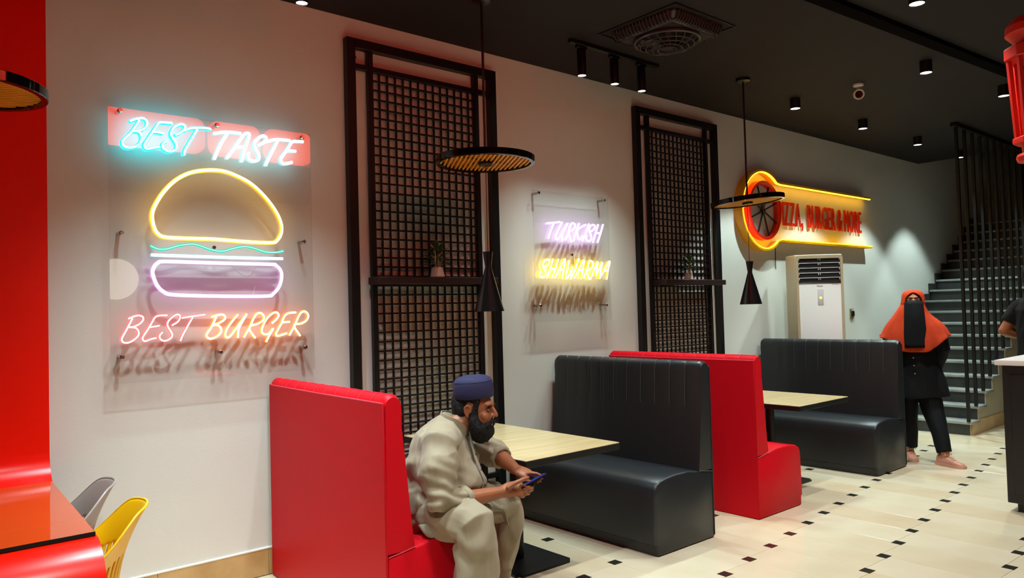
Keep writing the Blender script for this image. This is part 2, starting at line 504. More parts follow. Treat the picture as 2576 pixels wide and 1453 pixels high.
NEON = {
 'bt1': [[[[1.059,2.61],[1.018,2.539],[0.979,2.492],[0.974,2.472],[0.985,2.458],[1.011,2.455],[1.041,2.467],[1.063,2.492],[1.069,2.521],[1.058,2.544],[1.038,2.548],[1.022,2.546],[1.05,2.551],[1.079,2.565],[1.096,2.59],[1.093,2.612],[1.077,2.622],[1.059,2.619],[1.034,2.61],[1.012,2.597]]],[[[1.227,2.617],[1.173,2.614],[1.154,2.605],[1.141,2.583],[1.115,2.539],[1.086,2.488],[1.082,2.47],[1.094,2.459],[1.125,2.468],[1.16,2.478]],[[1.126,2.555],[1.153,2.557],[1.178,2.554]]],[[[1.24,2.553],[1.268,2.57],[1.288,2.591],[1.293,2.608],[1.28,2.618],[1.26,2.613],[1.234,2.593],[1.22,2.566],[1.221,2.546],[1.235,2.523],[1.246,2.499],[1.243,2.476],[1.224,2.461],[1.202,2.458],[1.179,2.47],[1.173,2.488],[1.182,2.504],[1.196,2.512]]],[[[1.288,2.583],[1.319,2.6],[1.357,2.609],[1.402,2.614],[1.435,2.612]],[[1.359,2.601],[1.334,2.556],[1.302,2.497],[1.289,2.47],[1.286,2.447]]]],
 'tt': [[[[1.451,2.59],[1.5,2.604],[1.547,2.611],[1.607,2.611]],[[1.528,2.598],[1.499,2.551],[1.473,2.496],[1.452,2.443]]],[[[1.524,2.456],[1.569,2.522],[1.613,2.59],[1.633,2.614],[1.653,2.618],[1.657,2.605],[1.645,2.565],[1.624,2.507],[1.614,2.462],[1.61,2.446]],[[1.574,2.524],[1.605,2.532],[1.629,2.534]]],[[[1.711,2.554],[1.749,2.58],[1.76,2.599],[1.752,2.613],[1.734,2.613],[1.706,2.592],[1.687,2.563],[1.691,2.536],[1.707,2.511],[1.714,2.488],[1.707,2.467],[1.682,2.457],[1.657,2.464],[1.647,2.483],[1.653,2.505]]],[[[1.761,2.582],[1.802,2.598],[1.843,2.606],[1.908,2.608]],[[1.829,2.593],[1.803,2.543],[1.772,2.482],[1.753,2.438]]],[[[1.993,2.611],[1.934,2.606],[1.916,2.594],[1.891,2.551],[1.857,2.504],[1.848,2.48],[1.861,2.462],[1.892,2.466],[1.919,2.476]],[[1.888,2.543],[1.944,2.547]]]],
 'bb': [[[[1.012,1.545],[0.986,1.492],[0.962,1.446],[0.96,1.429],[0.971,1.418],[0.993,1.418],[1.019,1.432],[1.039,1.453],[1.041,1.473],[1.028,1.493],[1.006,1.497],[0.994,1.499],[1.016,1.5],[1.046,1.514],[1.064,1.535],[1.062,1.551],[1.046,1.559],[1.022,1.556],[0.992,1.543]]],[[[1.186,1.557],[1.145,1.556],[1.124,1.547],[1.107,1.519],[1.086,1.482],[1.063,1.446],[1.061,1.43],[1.073,1.421],[1.102,1.431],[1.129,1.436]],[[1.096,1.495],[1.121,1.498],[1.146,1.502]]],[[[1.209,1.501],[1.239,1.519],[1.252,1.541],[1.248,1.557],[1.233,1.559],[1.207,1.542],[1.188,1.518],[1.188,1.496],[1.204,1.466],[1.21,1.448],[1.202,1.431],[1.178,1.419],[1.157,1.422],[1.145,1.438],[1.149,1.453],[1.161,1.465]]],[[[1.26,1.54],[1.319,1.548],[1.386,1.556]],[[1.319,1.542],[1.293,1.497],[1.266,1.448],[1.252,1.414]]]],
 'bu': [[[[1.449,1.545],[1.421,1.486],[1.395,1.448],[1.395,1.43],[1.415,1.419],[1.449,1.43],[1.472,1.453],[1.472,1.477],[1.455,1.494],[1.432,1.494],[1.427,1.497],[1.458,1.504],[1.492,1.524],[1.497,1.542],[1.484,1.553],[1.458,1.552],[1.421,1.541]]],[[[1.571,1.552],[1.544,1.522],[1.509,1.475],[1.497,1.442],[1.503,1.423],[1.522,1.427],[1.551,1.461],[1.584,1.505],[1.623,1.554],[1.598,1.513],[1.576,1.473],[1.57,1.444],[1.569,1.417]]],[[[1.603,1.418],[1.635,1.471],[1.663,1.527],[1.683,1.554],[1.708,1.556],[1.724,1.536],[1.716,1.512],[1.685,1.494],[1.646,1.484],[1.637,1.463],[1.651,1.438],[1.671,1.411]]],[[[1.772,1.495],[1.803,1.52],[1.815,1.542],[1.801,1.559],[1.773,1.551],[1.741,1.522],[1.715,1.476],[1.71,1.446],[1.725,1.432],[1.751,1.434],[1.779,1.463],[1.756,1.425],[1.734,1.385]]],[[[1.925,1.556],[1.876,1.552],[1.85,1.533],[1.832,1.494],[1.808,1.454],[1.796,1.429],[1.807,1.418],[1.836,1.425],[1.864,1.432]],[[1.832,1.496],[1.855,1.499],[1.884,1.5]]],[[[1.879,1.419],[1.91,1.47],[1.944,1.536],[1.968,1.56],[1.992,1.555],[2.004,1.532],[1.991,1.506],[1.958,1.488],[1.916,1.483],[1.916,1.461],[1.933,1.435],[1.949,1.412]]]],
 'tu': [[[[4.031,2.215],[4.099,2.224],[4.178,2.235]],[[4.11,2.222],[4.075,2.162],[4.043,2.095]]],[[[4.204,2.235],[4.163,2.179],[4.128,2.125],[4.131,2.096],[4.152,2.094],[4.183,2.127],[4.226,2.183],[4.265,2.23],[4.229,2.18],[4.201,2.133],[4.197,2.075]]],[[[4.229,2.089],[4.269,2.15],[4.29,2.207],[4.321,2.233],[4.347,2.224],[4.342,2.194],[4.303,2.17],[4.277,2.158],[4.279,2.126],[4.303,2.076]]],[[[4.397,2.235],[4.36,2.168],[4.323,2.085]],[[4.474,2.228],[4.415,2.203],[4.376,2.174],[4.374,2.141],[4.381,2.109],[4.407,2.107],[4.432,2.133]]],[[[4.514,2.238],[4.48,2.173],[4.43,2.089]]],[[[4.539,2.176],[4.576,2.197],[4.585,2.225],[4.557,2.232],[4.521,2.211],[4.515,2.181],[4.534,2.143],[4.536,2.11],[4.508,2.092],[4.477,2.105],[4.474,2.121],[4.486,2.138]]],[[[4.625,2.239],[4.59,2.162],[4.555,2.083]],[[4.686,2.242],[4.65,2.162],[4.611,2.085]],[[4.59,2.162],[4.651,2.168]]]],
 'sh': [[[[3.993,1.868],[4.034,1.888],[4.046,1.915],[4.032,1.928],[4.002,1.919],[3.976,1.892],[3.978,1.86],[3.999,1.825],[3.998,1.804],[3.968,1.787],[3.94,1.795],[3.933,1.814],[3.952,1.833]]],[[[4.088,1.935],[4.055,1.864],[4.01,1.78]],[[4.147,1.933],[4.115,1.87],[4.067,1.783]],[[4.055,1.853],[4.107,1.856]]],[[[4.097,1.783],[4.152,1.854],[4.208,1.927],[4.219,1.924],[4.202,1.866],[4.179,1.781]],[[4.148,1.846],[4.197,1.85]]],[[[4.265,1.925],[4.244,1.867],[4.222,1.8],[4.229,1.779],[4.261,1.812],[4.298,1.87],[4.28,1.812],[4.282,1.779],[4.312,1.829],[4.345,1.882],[4.379,1.942]]],[[[4.318,1.782],[4.372,1.852],[4.426,1.923],[4.438,1.921],[4.42,1.861],[4.396,1.777]],[[4.367,1.846],[4.415,1.85]]],[[[4.424,1.785],[4.467,1.853],[4.498,1.919],[4.531,1.925],[4.543,1.903],[4.529,1.871],[4.467,1.842],[4.466,1.82],[4.496,1.772]]],[[[4.508,1.775],[4.552,1.849],[4.601,1.921],[4.586,1.867],[4.575,1.809],[4.61,1.856],[4.659,1.917],[4.635,1.856],[4.619,1.778]]],[[[4.628,1.79],[4.682,1.857],[4.74,1.921],[4.752,1.919],[4.728,1.857],[4.707,1.776]],[[4.677,1.848],[4.728,1.851]]]],
 'bun': [[[1.124,2.041],[1.116,2.096],[1.128,2.146],[1.173,2.227],[1.237,2.3],[1.313,2.349],[1.401,2.374],[1.486,2.38],[1.561,2.365],[1.661,2.321],[1.745,2.249],[1.812,2.163],[1.842,2.091],[1.841,2.036],[1.815,1.992],[1.777,1.976],[1.625,1.976],[1.451,1.983],[1.286,1.982],[1.18,1.984],[1.142,2.004]]],
 'wave': [[[1.105,1.934],[1.143,1.918],[1.19,1.92],[1.248,1.939],[1.318,1.951],[1.361,1.944],[1.428,1.922],[1.49,1.916],[1.542,1.932],[1.613,1.947],[1.672,1.939],[1.739,1.92],[1.807,1.919],[1.852,1.929]]],
 'bar': [[[1.11,1.885],[1.45,1.882],[1.848,1.882]]],
 'patty': [[[1.116,1.783],[1.122,1.816],[1.142,1.841],[1.184,1.851],[1.449,1.848],[1.769,1.847],[1.806,1.84],[1.834,1.81],[1.839,1.767],[1.822,1.712],[1.784,1.67],[1.74,1.657],[1.474,1.659],[1.228,1.668],[1.171,1.685],[1.136,1.723]]],
}
# ------------------------------------------------------------------ the room
HC = 3.505           # ceiling height
def struct(name, bm, m, label=None, parent=None, angle=40):
    o = obj(name, bm, m, parent, angle)
    if parent is None:
        o['kind'] = 'structure'
        if label: o['label'] = label
    return o

bm = BM(); box(bm, -3.2, 16.2, -8.2, 0.3, -0.2, -0.006)
floor = struct('floor', bm, 'grout', 'cream marble tile floor with small black inset squares')
# floor pieces: cream tiles in shifted columns, a small black square at every corner
V1, V2 = Vector((0.3143, 0.0446, 0)), Vector((0.018, 0.615, 0))
O0 = Vector((3.665, -1.889, 0))
ang = math.atan2(-0.018, 0.615)
def tile_mesh(w, l, h, m):
    b = BM(); box(b, -w / 2, w / 2, -l / 2, l / 2, -0.02, h, 0.0012, 1)
    me = finish(b, 30)
    me.materials.append(MATS[m])
    return me
tmesh = [tile_mesh(0.3115, 0.6125, 0.0, m) for m in ('tile_a', 'tile_b', 'tile_c')]
kmesh = tile_mesh(0.072, 0.066, 0.0008, 'tile_black')
def in_room(c, mx, my):
    return c.x > 0.75 and -4.1 < c.y and c.y + my < 0.0
nt_, nk_ = 0, 0
for j in range(-4, 8):
    for i in range(-40, 40):
        k = O0 + V1 * i + V2 * j
        c = k + V1 * 0.5 + V2 * 0.5
        # view wedge of the aisle
        d = c.x * 0.645 + (c.y + 4.417) * 0.764
        s = c.x * 0.764 - (c.y + 4.417) * 0.645
        if d < 2.0 or abs(s) > d * 0.80 + 0.3 or c.x > 10.6 or c.x < 0.9:
            continue
        if c.y + 0.33 < 0.12 and c.y > -3.9 and nt_ < 296:
            me = tmesh[rnd.choice((0, 0, 1, 2, 2))]
            o = bpy.data.objects.new('tile', me); COL.objects.link(o); o.parent = floor
            o.location = (c.x, c.y, 0); o.rotation_euler = (0, 0, ang); nt_ += 1
        if -3.9 < k.y < -0.06:
            o = bpy.data.objects.new('inset_tile', kmesh); COL.objects.link(o); o.parent = floor
            o.location = (k.x, k.y, 0); o.rotation_euler = (0, 0, ang); nk_ += 1
bm = BM(); box(bm, -3.2, 16.2, -8.2, 0.3, -0.02, -0.004)
base_fl = struct('tile_bed', bm, 'tile_a', None, floor)

bm = BM(); box(bm, -3.2, 16.2, 0.0, 0.2, -0.2, 5.6)
struct('wall_left', bm, 'plaster', 'off-white plastered wall behind the booths')
bm = BM(); box(bm, -3.4, -3.2, -8.2, 0.2, -0.2, 5.6)
struct('wall_near', bm, 'plaster', 'plain wall beyond the red panel')
bm = BM(); box(bm, -3.2, 16.2, -8.4, -8.2, -0.2, 5.6)
struct('wall_right', bm, 'plaster', 'plain wall across the room')
bm = BM(); box(bm, 16.2, 16.4, -8.4, 0.2, -0.2, 5.6)
struct('wall_far', bm, 'dark_wall', 'dark wall at the far end of the room')
bm = BM()
box(bm, -3.2, 11.54, -1.36, 0.0, HC, HC + 0.2)
box(bm, -3.2, 16.2, -8.2, -1.36, HC, HC + 0.2)
box(bm, 11.34, 16.2, -1.6, 0.0, 5.4, 5.6)
struct('ceiling', bm, 'ceiling_paint', 'dark brown painted ceiling')
bm = BM(); box(bm, 11.34, 16.2, -1.56, -1.36, HC + 0.2, 5.6)
struct('wall_stairwell', bm, 'dark_wall', 'dark wall closing the stairwell above the ceiling')
bm = BM(); box(bm, 11.34, 11.54, -1.36, 0.0, HC + 0.2, 5.6)
struct('wall_stairhead', bm, 'dark_wall', 'dark upstand above the ceiling edge at the stairwell')
# baseboard in lengths of marble, with a white bead on top
bb = tag(bpy.data.objects.new('baseboard_left', None), 'beige marble skirting along the booth wall', kind='structure')
COL.objects.link(bb)
x = -3.2
while x < 9.2:
    x1 = min(x + 0.62, 9.22)
    bm = BM(); box(bm, x + 0.001, x1 - 0.001, -0.014, 0.002, 0, 0.152, 0.001, 1)
    obj('skirting_tile', bm, 'skirting', bb)
    x = x1
bm = BM(); box(bm, -3.2, 9.22, -0.016, 0.002, 0.152, 0.162, 0.002, 1); obj('white_bead', bm, 'white_trim', bb)
# black batten running along the ceiling
bm = BM()
a, b = Vector((3.2, -1.99, 0)), Vector((10.5, -2.535, 0))
n = (b - a).normalized(); s = Vector((-n.y, n.x, 0)) * 0.05
loft(bm, [[p + s + Vector((0, 0, HC + 0.01)), p - s + Vector((0, 0, HC + 0.01)), p - s + Vector((0, 0, HC - 0.035)), p + s + Vector((0, 0, HC - 0.035))] for p in (a, b)])
struct('trim_1', bm, 'batten_black', 'black batten crossing the dark ceiling')

# ------------------------------------------------------------------ red ribbon panel with desk on the left
t = thing('ribbon_desk', 'glossy red wall panel that bends into a desk with dark glass top', 'desk', (0.6, 0, 0))
def arc(cy, cz, r, a0, a1, n=10):
    return [(cy + r * math.cos(R(a0 + (a1 - a0) * i / n)), cz + r * math.sin(R(a0 + (a1 - a0) * i / n))) for i in range(n + 1)]
path = [(-0.025, HC - 0.002), (-0.025, 2.5), (-0.025, 1.6)] + arc(-0.025 - 0.16, 0.735 + 0.16, 0.16, 0, -90) + [(-0.7, 0.735)] + \
       arc(-1.31, 0.735 - 0.19, 0.19, 90, 180) + [(-1.5, 0.3), (-1.5, 0.001)]
def ribbon(bm, path, th, x0, x1):
    pts = [Vector((0, y, z)) for y, z in path]
    _, fr = frames(pts, (1, 0, 0))
    outer = [p + v * (th / 2) for p, (tt, u, v) in zip(pts, fr)]
    inner = [p - v * (th / 2) for p, (tt, u, v) in zip(pts, fr)]
    loop = outer + inner[::-1]
    loft(bm, [[p + Vector((xx, 0, 0)) for p in loop] for xx in (x0, x1)])
bm = BM(); ribbon(bm, path, 0.03, -2.2, 0.038)
for v in bm.verts:
    if v.co.x > 0: v.co.x += 0.030 * v.co.y
obj('ribbon_panel', bm, 'ribbon_red', t, 30)
bm = BM(); box(bm, -2.2, 0.032, -1.312, -0.175, 0.7505, 0.7655, 0.002, 1)
for v in bm.verts:
    if v.co.x > 0: v.co.x += 0.030 * v.co.y
obj('glass_top', bm, 'ribbon_glass', t)
bm = BM(); box(bm, -2.2, -0.007, -1.318, -1.312, 0.748, 0.766, 0.001, 1); obj('glass_edge', bm, 'gloss_black', t)
bm = BM(); box(bm, -2.2, -2.17, -1.49, -0.03, 0.0, 0.72); obj('end_support', bm, 'ribbon_red', t)

# ------------------------------------------------------------------ moulded chairs
def make_chair(name, label, m, loc, rz):
    t = thing(name, label, 'chair', loc, rz)
    # local: back toward +x, seat opens to -x
    bm = BM()
    NA, NV = 56, 22
    rings_ = []
    for iv in range(NV + 1):
        v = iv / NV
        row = []
        for ia in range(NA + 1):
            a = R(-118 + 236 * ia / NA)
            ca = math.cos(a)
            w = max(0.0, math.cos(a * 0.62))
            q_ = min(1.0, max(0.0, (math.degrees(abs(a)) - 30) / 68)); q_ = q_ * q_ * (3 - 2 * q_)
            top = 0.762 - 0.20 * q_ - 0.012 * (abs(a) / 0.6) ** 2 * (1 - q_)
            z = 0.44 + (top - 0.44) * v
            rr = 0.185 + 0.03 * v + 0.022 * v * v * w
            row.append(Vector((rr * ca * 1.02 + 0.062 * v * v * w, rr * math.sin(a) * (1.05 + 0.10 * v), z)))
        rings_.append(row)
    vs = [[bm.verts.new(p) for p in r] for r in rings_]
    for iv in range(NV):
        for ia in range(NA):
            slot = (2 <= iv <= 9) and (14 <= ia < 42) and (ia % 2 == 0)
            if not slot:
                bm.faces.new((vs[iv][ia], vs[iv][ia + 1], vs[iv + 1][ia + 1], vs[iv + 1][ia]))
    shell = obj('back_shell', bm, m, t, 60)
    sd = shell.modifiers.new('thick', 'SOLIDIFY'); sd.thickness = 0.007; sd.offset = 0
    bm = BM()
    tube(bm, [p for p in rings_[-1]], 0.0055, 8)
    obj('rim', bm, m, t)
    bm = BM()
    lathe(bm, [(0.0, 0.425), (0.12, 0.425), (0.185, 0.437), (0.19, 0.445), (0.185, 0.452), (0.1, 0.446), (0.0, 0.443)], 36)
    for vv in bm.verts:
        if vv.co.x < 0: vv.co.x *= 1.15
        vv.co.y *= 1.05
    obj('seat', bm, m, t)
    for sx in (-1, 1):
        for sy in (-1, 1):
            bm = BM(); limb(bm, [(0.12 * sx, 0.12 * sy, 0.43), (0.2 * sx, 0.19 * sy, 0.012)], [0.017, 0.011], n=10)
            obj('leg', bm, 'chair_wood', t)
    return t
make_chair('shell_chair', 'yellow plastic shell chair with slotted back beside the red desk', 'chair_yellow', (0.56, -0.90, 0), R(-9))
make_chair('shell_chair', 'grey plastic shell chair between the yellow chair and the wall', 'chair_grey', (0.56, -0.33, 0), R(-6))

# ------------------------------------------------------------------ booth benches
def make_bench(label, m, pm, loc, rz, sx, width, group, depth=0.6, seams=11):
    """sx=+1 seat toward +x, -1 toward -x; y runs from 0 (wall side) to -width (aisle end)"""
    t = thing('booth_bench', label, 'bench', loc, rz, group)
    def sec(prof, y, inset=0.0):
        cx = sum(p[0] for p in prof) / len(prof); cz = sum(p[1] for p in prof) / len(prof)
        out = []
        for px, pz in prof:
            dx, dz = px - cx, pz - cz
            L = math.hypot(dx, dz) or 1
            out.append(Vector((sx * (px - dx / L * inset), y, max(pz - dz / L * inset, 0.0 if pz < 0.01 else 0.002))))
        return out
    # seat block
    prof = [(0.004, 0.0), (0.004, 0.435), (0.08, 0.448), (0.16, 0.458), (0.26, 0.474), (0.38, 0.477), (0.48, 0.469), (0.545, 0.456),
            (0.58, 0.437), (0.597, 0.405), (0.602, 0.35), (0.604, 0.2), (0.603, 0.07), (0.586, 0.06), (0.584, 0.0)]
    bm = BM()
    ys = [(0.0, 0.016), (-0.006, 0.006), (-0.018, 0.0)] + [(-width * k / 8, 0.0) for k in range(1, 8)] + [(-width + 0.02, 0.0), (-width + 0.006, 0.005), (-width, 0.016)]
    loft(bm, [sec(prof, y, i) for y, i in ys])
    obj('seat_block', bm, m, t, 50)
    # backrest with stitched channels on the front and over the top
    bp = [(0.004, 0.437), (0.004, 0.8), (0.004, 1.11)] + [(0.05 - 0.046 * math.cos(R(k)), 1.115 + 0.05 * math.sin(R(k))) for k in range(15, 180, 15)] + \
         [(0.099, 1.09), (0.103, 1.02), (0.112, 0.86), (0.124, 0.7), (0.138, 0.55), (0.152, 0.435)]
    bm = BM()
    N = seams * 6
    rings_ = []
    for k in range(N + 1):
        y = -width * k / N
        e = min(-y, width + y)
        ins = 0.014 * max(0, 1 - e / 0.02) ** 2
        g = abs(((k % 6) / 6.0) - 0.0)
        seam = 1.0 if (k % 6 == 0 and 0 < k < N) else 0.0
        r_ = sec(bp, y, ins)
        for q, (px, pz) in enumerate(bp):
            if q >= 4 and seam:
                fade = 1.0 if pz > 0.95 else max(0.0, 1 - (0.95 - pz) / 0.35)
                cx, cz = 0.06, min(pz, 1.1)
                dvec = Vector((sx * (px - cx), 0, pz - cz))
                if dvec.length > 1e-4:
                    r_[q] -= dvec.normalized() * 0.0035 * fade
        rings_.append(r_)
    loft(bm, rings_)
    obj('backrest', bm, m, t, 55)
    # raised stitch lines
    for k in range(1, seams):
        y = -width * k / seams
        pl = []
        for px, pz in bp[3:-3]:
            cx, cz = 0.06, min(pz, 1.1)
            dv = Vector((px - cx, 0, pz - cz)).normalized()
            pl.append(Vector((sx * (px + dv.x * 0.0004), y, pz + dv.z * 0.0004)))
        bm = BM(); tube(bm, pl, 0.0016, 5); obj('stitch', bm, pm, t)
    # flat rear panel with piping
    bm = BM(); box(bm, min(0, sx * 0.006), max(0, sx * 0.006), -width + 0.004, -0.004, 0.008, 1.128, 0.002, 1)
    obj('rear_panel', bm, m, t)
    bm = BM(); tube(bm, [(sx * 0.003, -0.004, 1.126), (sx * 0.003, -width / 2, 1.124), (sx * 0.003, -width + 0.004, 1.126)], 0.0042, 6); obj('piping', bm, pm, t)
    bm = BM(); tube(bm, [(sx * 0.003, -width + 0.001, 1.122), (sx * 0.003, -width - 0.001, 0.6), (sx * 0.003, -width + 0.001, 0.02)], 0.0034, 6); obj('piping', bm, m, t)
    bm = BM(); tube(bm, [(sx * 0.01, -width - 0.001, 0.437), (sx * 0.08, -width - 0.001, 0.446), (sx * 0.15, -width - 0.001, 0.46)], 0.0024, 5); obj('piping', bm, pm, t)
    # plinth
    bm = BM(); box(bm, min(sx * 0.02, sx * 0.57), max(sx * 0.02, sx * 0.57), -width + 0.02, -0.02, 0.0, 0.05); obj('plinth', bm, 'black_metal', t)
    return t
make_bench('red leather booth bench with the man in a blue cap sitting on it', 'red_leather', 'red_piping', (1.772, -0.03, 0), R(-2.0), 1, 1.425, 'red booth benches')
make_bench('dark grey leather booth bench backing onto a red bench, facing the seated man', 'grey_leather', 'grey_piping', (4.205, -0.05, 0), 0, -1, 1.40, 'dark grey booth benches')
make_bench('red leather booth bench with an empty seat, behind a dark grey bench', 'red_leather', 'red_piping', (4.745, -0.05, 0), 0, 1, 1.395, 'red booth benches', 0.58)
make_bench('dark grey leather booth bench in front of the standing woman', 'grey_leather', 'grey_piping', (7.205, -0.05, 0), 0, -1, 1.40, 'dark grey booth benches')

# ------------------------------------------------------------------ tables
def make_table(label, x0, x1, y0, y1, bx, by):
    t = thing('booth_table', label, 'table', (bx, by, 0), 0, 'booth tables')
    X0, X1, Y0, Y1 = x0 - bx, x1 - bx, y0 - by, y1 - by
    bm = BM(); box(bm, X0 + 0.002, X1 - 0.002, Y0 + 0.002, Y1 - 0.002, 0.742, 0.7505, 0.002, 1); obj('table_top', bm, 'table_wood', t)
    bm = BM(); box(bm, X0, X1, Y0, Y1, 0.708, 0.746, 0.002, 1); obj('edge_board', bm, 'black_metal', t)
    bm = BM(); lathe(bm, [(0.037, 0.014), (0.037, 0.708)], 24); obj('column', bm, 'black_metal', t)
    bm = BM(); box(bm, -0.16, 0.16, -0.2, 0.2, 0.698, 0.708, 0.001, 1); obj('top_bracket', bm, 'black_metal', t)
    bm = BM()
    b2 = bmesh.new(); bmesh.ops.create_cube(b2, size=1)
    for v in b2.verts: v.co = Vector((v.co.x * 0.44, v.co.y * 0.52, 0.008 + v.co.z * 0.012))
    bmesh.ops.bevel(b2, geom=[e for e in b2.edges if abs(e.verts[0].co.z - e.verts[1].co.z) > 0.005], offset=0.03, segments=5, affect='EDGES')
    merge(bm, b2); obj('base_plate', bm, 'black_metal', t)
    return t
make_table('wooden topped booth table in front of the man, on a black pedestal', 2.55, 3.275, -1.472, -0.28, 2.985, -0.87)
make_table('wooden topped booth table between the empty red bench and the far grey bench', 5.30, 6.075, -1.475, -0.28, 5.90, -0.86)

# ------------------------------------------------------------------ black wall lattices
def make_lattice(label, x0, x1, z1, z0=0.13):
    t = thing('wall_lattice', label, 'lattice', ((x0 + x1) / 2, 0, 0), 0, 'black wall lattices')
    cx = (x0 + x1) / 2
    a, b = x0 - cx, x1 - cx
    fwd = 0.062
    def bar(name, xa, xb, za, zb, ya, yb, bev=0.002):
        bm = BM(); box(bm, xa, xb, ya, yb, za, zb, bev, 1); obj(name, bm, 'black_metal', t)
    yf, yb_ = -0.055, -0.001
    bar('frame_post', a, a + fwd, z0, z1, yf, yb_); bar('frame_post', b - fwd, b, z0, z1, yf, yb_)
    bar('frame_rail', a + fwd, b - fwd, z1 - fwd, z1, yf, yb_); bar('frame_rail', a + fwd, b - fwd, z0, z0 + fwd, yf, yb_)
    ia, ib = a + 0.158, b - 0.168
    zt = z1 - 0.165
    zb0 = z0 + 0.165
    w = 0.036
    bar('inner_post', ia, ia + w, z0 + fwd, z1 - fwd, -0.05, -0.014); bar('inner_post', ib - w, ib, z0 + fwd, z1 - fwd, -0.05, -0.014)
    bar('inner_rail', a + fwd, b - fwd, zt - w, zt, -0.048, -0.014); bar('inner_rail', a + fwd, b - fwd, zb0, zb0 + w, -0.048, -0.014)
    pitch = 0.0626
    xx = ia + w + pitch - 0.006
    while xx < ib - w - 0.008:
        bar('lattice_bar', xx - 0.0058, xx + 0.0058, zb0 + w - 0.002, zt - w + 0.002, -0.034, -0.02, 0.001)
        xx += pitch
    zz = zt - w - pitch + 0.006
    while zz > zb0 + w + 0.01:
        bar('lattice_bar', ia + w - 0.002, ib - w + 0.002, zz - 0.0058, zz + 0.0058, -0.042, -0.028, 0.001)
        zz -= pitch
    for px in (a + fwd + 0.012, ib + 0.012):
        bm = BM(); lathe(bm, [(0.0, 0), (0.012, 0.001), (0.012, 0.008), (0.008, 0.013), (0, 0.014)], 14, (px, -0.012, z1 - 0.115), axis=(AX[0], AX[2], -AX[1])); obj('bolt', bm, 'black_metal', t)
    return t
make_lattice('tall black wall lattice behind the table with the man', 2.325, 3.578, 3.357)
make_lattice('tall black wall lattice between the lilac neon sign and the pizza sign', 5.200, 6.455, 3.352)

def make_shelf(label, x0, x1, yd, z0, z1):
    t = thing('wall_shelf', label, 'shelf', ((x0 + x1) / 2, -0.05, z0), 0, 'dark wooden shelves on the lattices')
    h = (x1 - x0) / 2
    bm = BM(); box(bm, -h, h, -yd + 0.05, 0.004, 0, z1 - z0, 0.003, 1); obj('board', bm, 'shelf_wood', t)
    for s in (-0.7, 0.7):
        bm = BM(); box(bm, s * h - 0.012, s * h + 0.012, -yd * 0.6, 0.004, -0.006, 0.002, 0.001, 1); obj('bracket', bm, 'black_metal', t)
make_shelf('dark wooden shelf across the lattice behind the man, holding a small plant', 2.45, 3.44, 0.19, 1.727, 1.775)
make_shelf('dark wooden shelf across the far lattice, holding a small plant', 5.375, 6.30, 0.20, 1.727, 1.775)

# small potted plants
leaf_me = None
def leaf_mesh():
    bm = BM()
    N = 7
    L = []; Rr = []; C = []
    for i in range(N + 1):
        s = i / N
        w = 0.016 * math.sin(math.pi * min(1, s * 0.92 + 0.06)) ** 0.8
        z = 0.075 * s; y = -0.03 * s * s
        C.append(bm.verts.new((0, y - 0.003, z))); L.append(bm.verts.new((-w, y + 0.002, z))); Rr.append(bm.verts.new((w, y + 0.002, z)))
    for i in range(N):
        bm.faces.new((L[i], C[i], C[i + 1], L[i + 1])); bm.faces.new((C[i], Rr[i], Rr[i + 1], C[i + 1]))
    me = finish(bm, 80); me.materials.append(MATS['leaf'])
    return me
leaf_me = leaf_mesh()
def make_plant(label, loc, seed, s=1.0):
    t = thing('potted_plant', label, 'plant', loc, seed, 'small plants on the shelves')
    t.scale = (s, s, s)
    bm = BM(); lathe(bm, [(0, 0), (0.043, 0), (0.047, 0.004), (0.037, 0.062), (0.035, 0.064), (0.032, 0.06), (0.030, 0.05), (0, 0.05)], 28); obj('pot', bm, 'pot_white', t)
    bm = BM(); lathe(bm, [(0, 0.048), (0.031, 0.05), (0.02, 0.056), (0, 0.058)], 20); obj('soil', bm, 'soil', t)
    r_ = random.Random(int(seed * 100))
    for k in range(5):
        a = r_.uniform(0, 6.28)
        bm = BM(); tube(bm, [(0.006 * math.cos(a), 0.006 * math.sin(a), 0.05), (0.016 * math.cos(a), 0.016 * math.sin(a), 0.1), (0.02 * math.cos(a), 0.02 * math.sin(a), 0.19)], 0.0022, 5); obj('stem', bm, 'twig', t)
    for k in range(34):
        o = bpy.data.objects.new('leaf', leaf_me); COL.objects.link(o); o.parent = t
        lay = k / 34
        a = k * 2.4 + r_.uniform(-0.2, 0.2)
        rad = 0.018 + 0.02 * (1 - lay)
        o.location = (rad * math.cos(a), rad * math.sin(a), 0.075 + 0.125 * lay)
        tilt = R(78 - 62 * lay + r_.uniform(-8, 8))
        sc = 0.95 - 0.25 * lay + r_.uniform(-0.08, 0.1)
        o.scale = (1.15 * sc, sc, sc)
        o.rotation_euler = (tilt, 0, a + math.pi / 2)
    return t
make_plant('small green plant in a white pot on the shelf behind the man', (2.945, -0.13, 1.775), 0.5, 1.08)
make_plant('small green plant in a white pot on the far lattice shelf', (5.80, -0.13, 1.775), 2.2, 1.0)
# ------------------------------------------------------------------ neon signs
def neon_part(name, strokes, key, parent, ox, y, oz, core, jac, closed=False, k=5):
    """flex tube letters: coloured jacket with a bright core line along its front"""
    bm = BM()
    for st in strokes:
        pl = catmull([(px - ox, 0, pz - oz) for px, pz in st], k, closed)
        pl = [p + Vector((0, y, 0)) for p in pl]
        tube(bm, pl, [(jac * 0.95, jac) for _ in pl], 8, ref=(0, 1, 0), closed=closed, mi=0)
        pc = [p + Vector((0, -jac * 0.72, 0)) for p in pl]
        tube(bm, pc, [(core * 0.75, core) for _ in pc], 8, ref=(0, 1, 0), closed=closed, mi=1)
    return obj(name, bm, ['jacket_' + key, 'core_' + key], parent, 60)

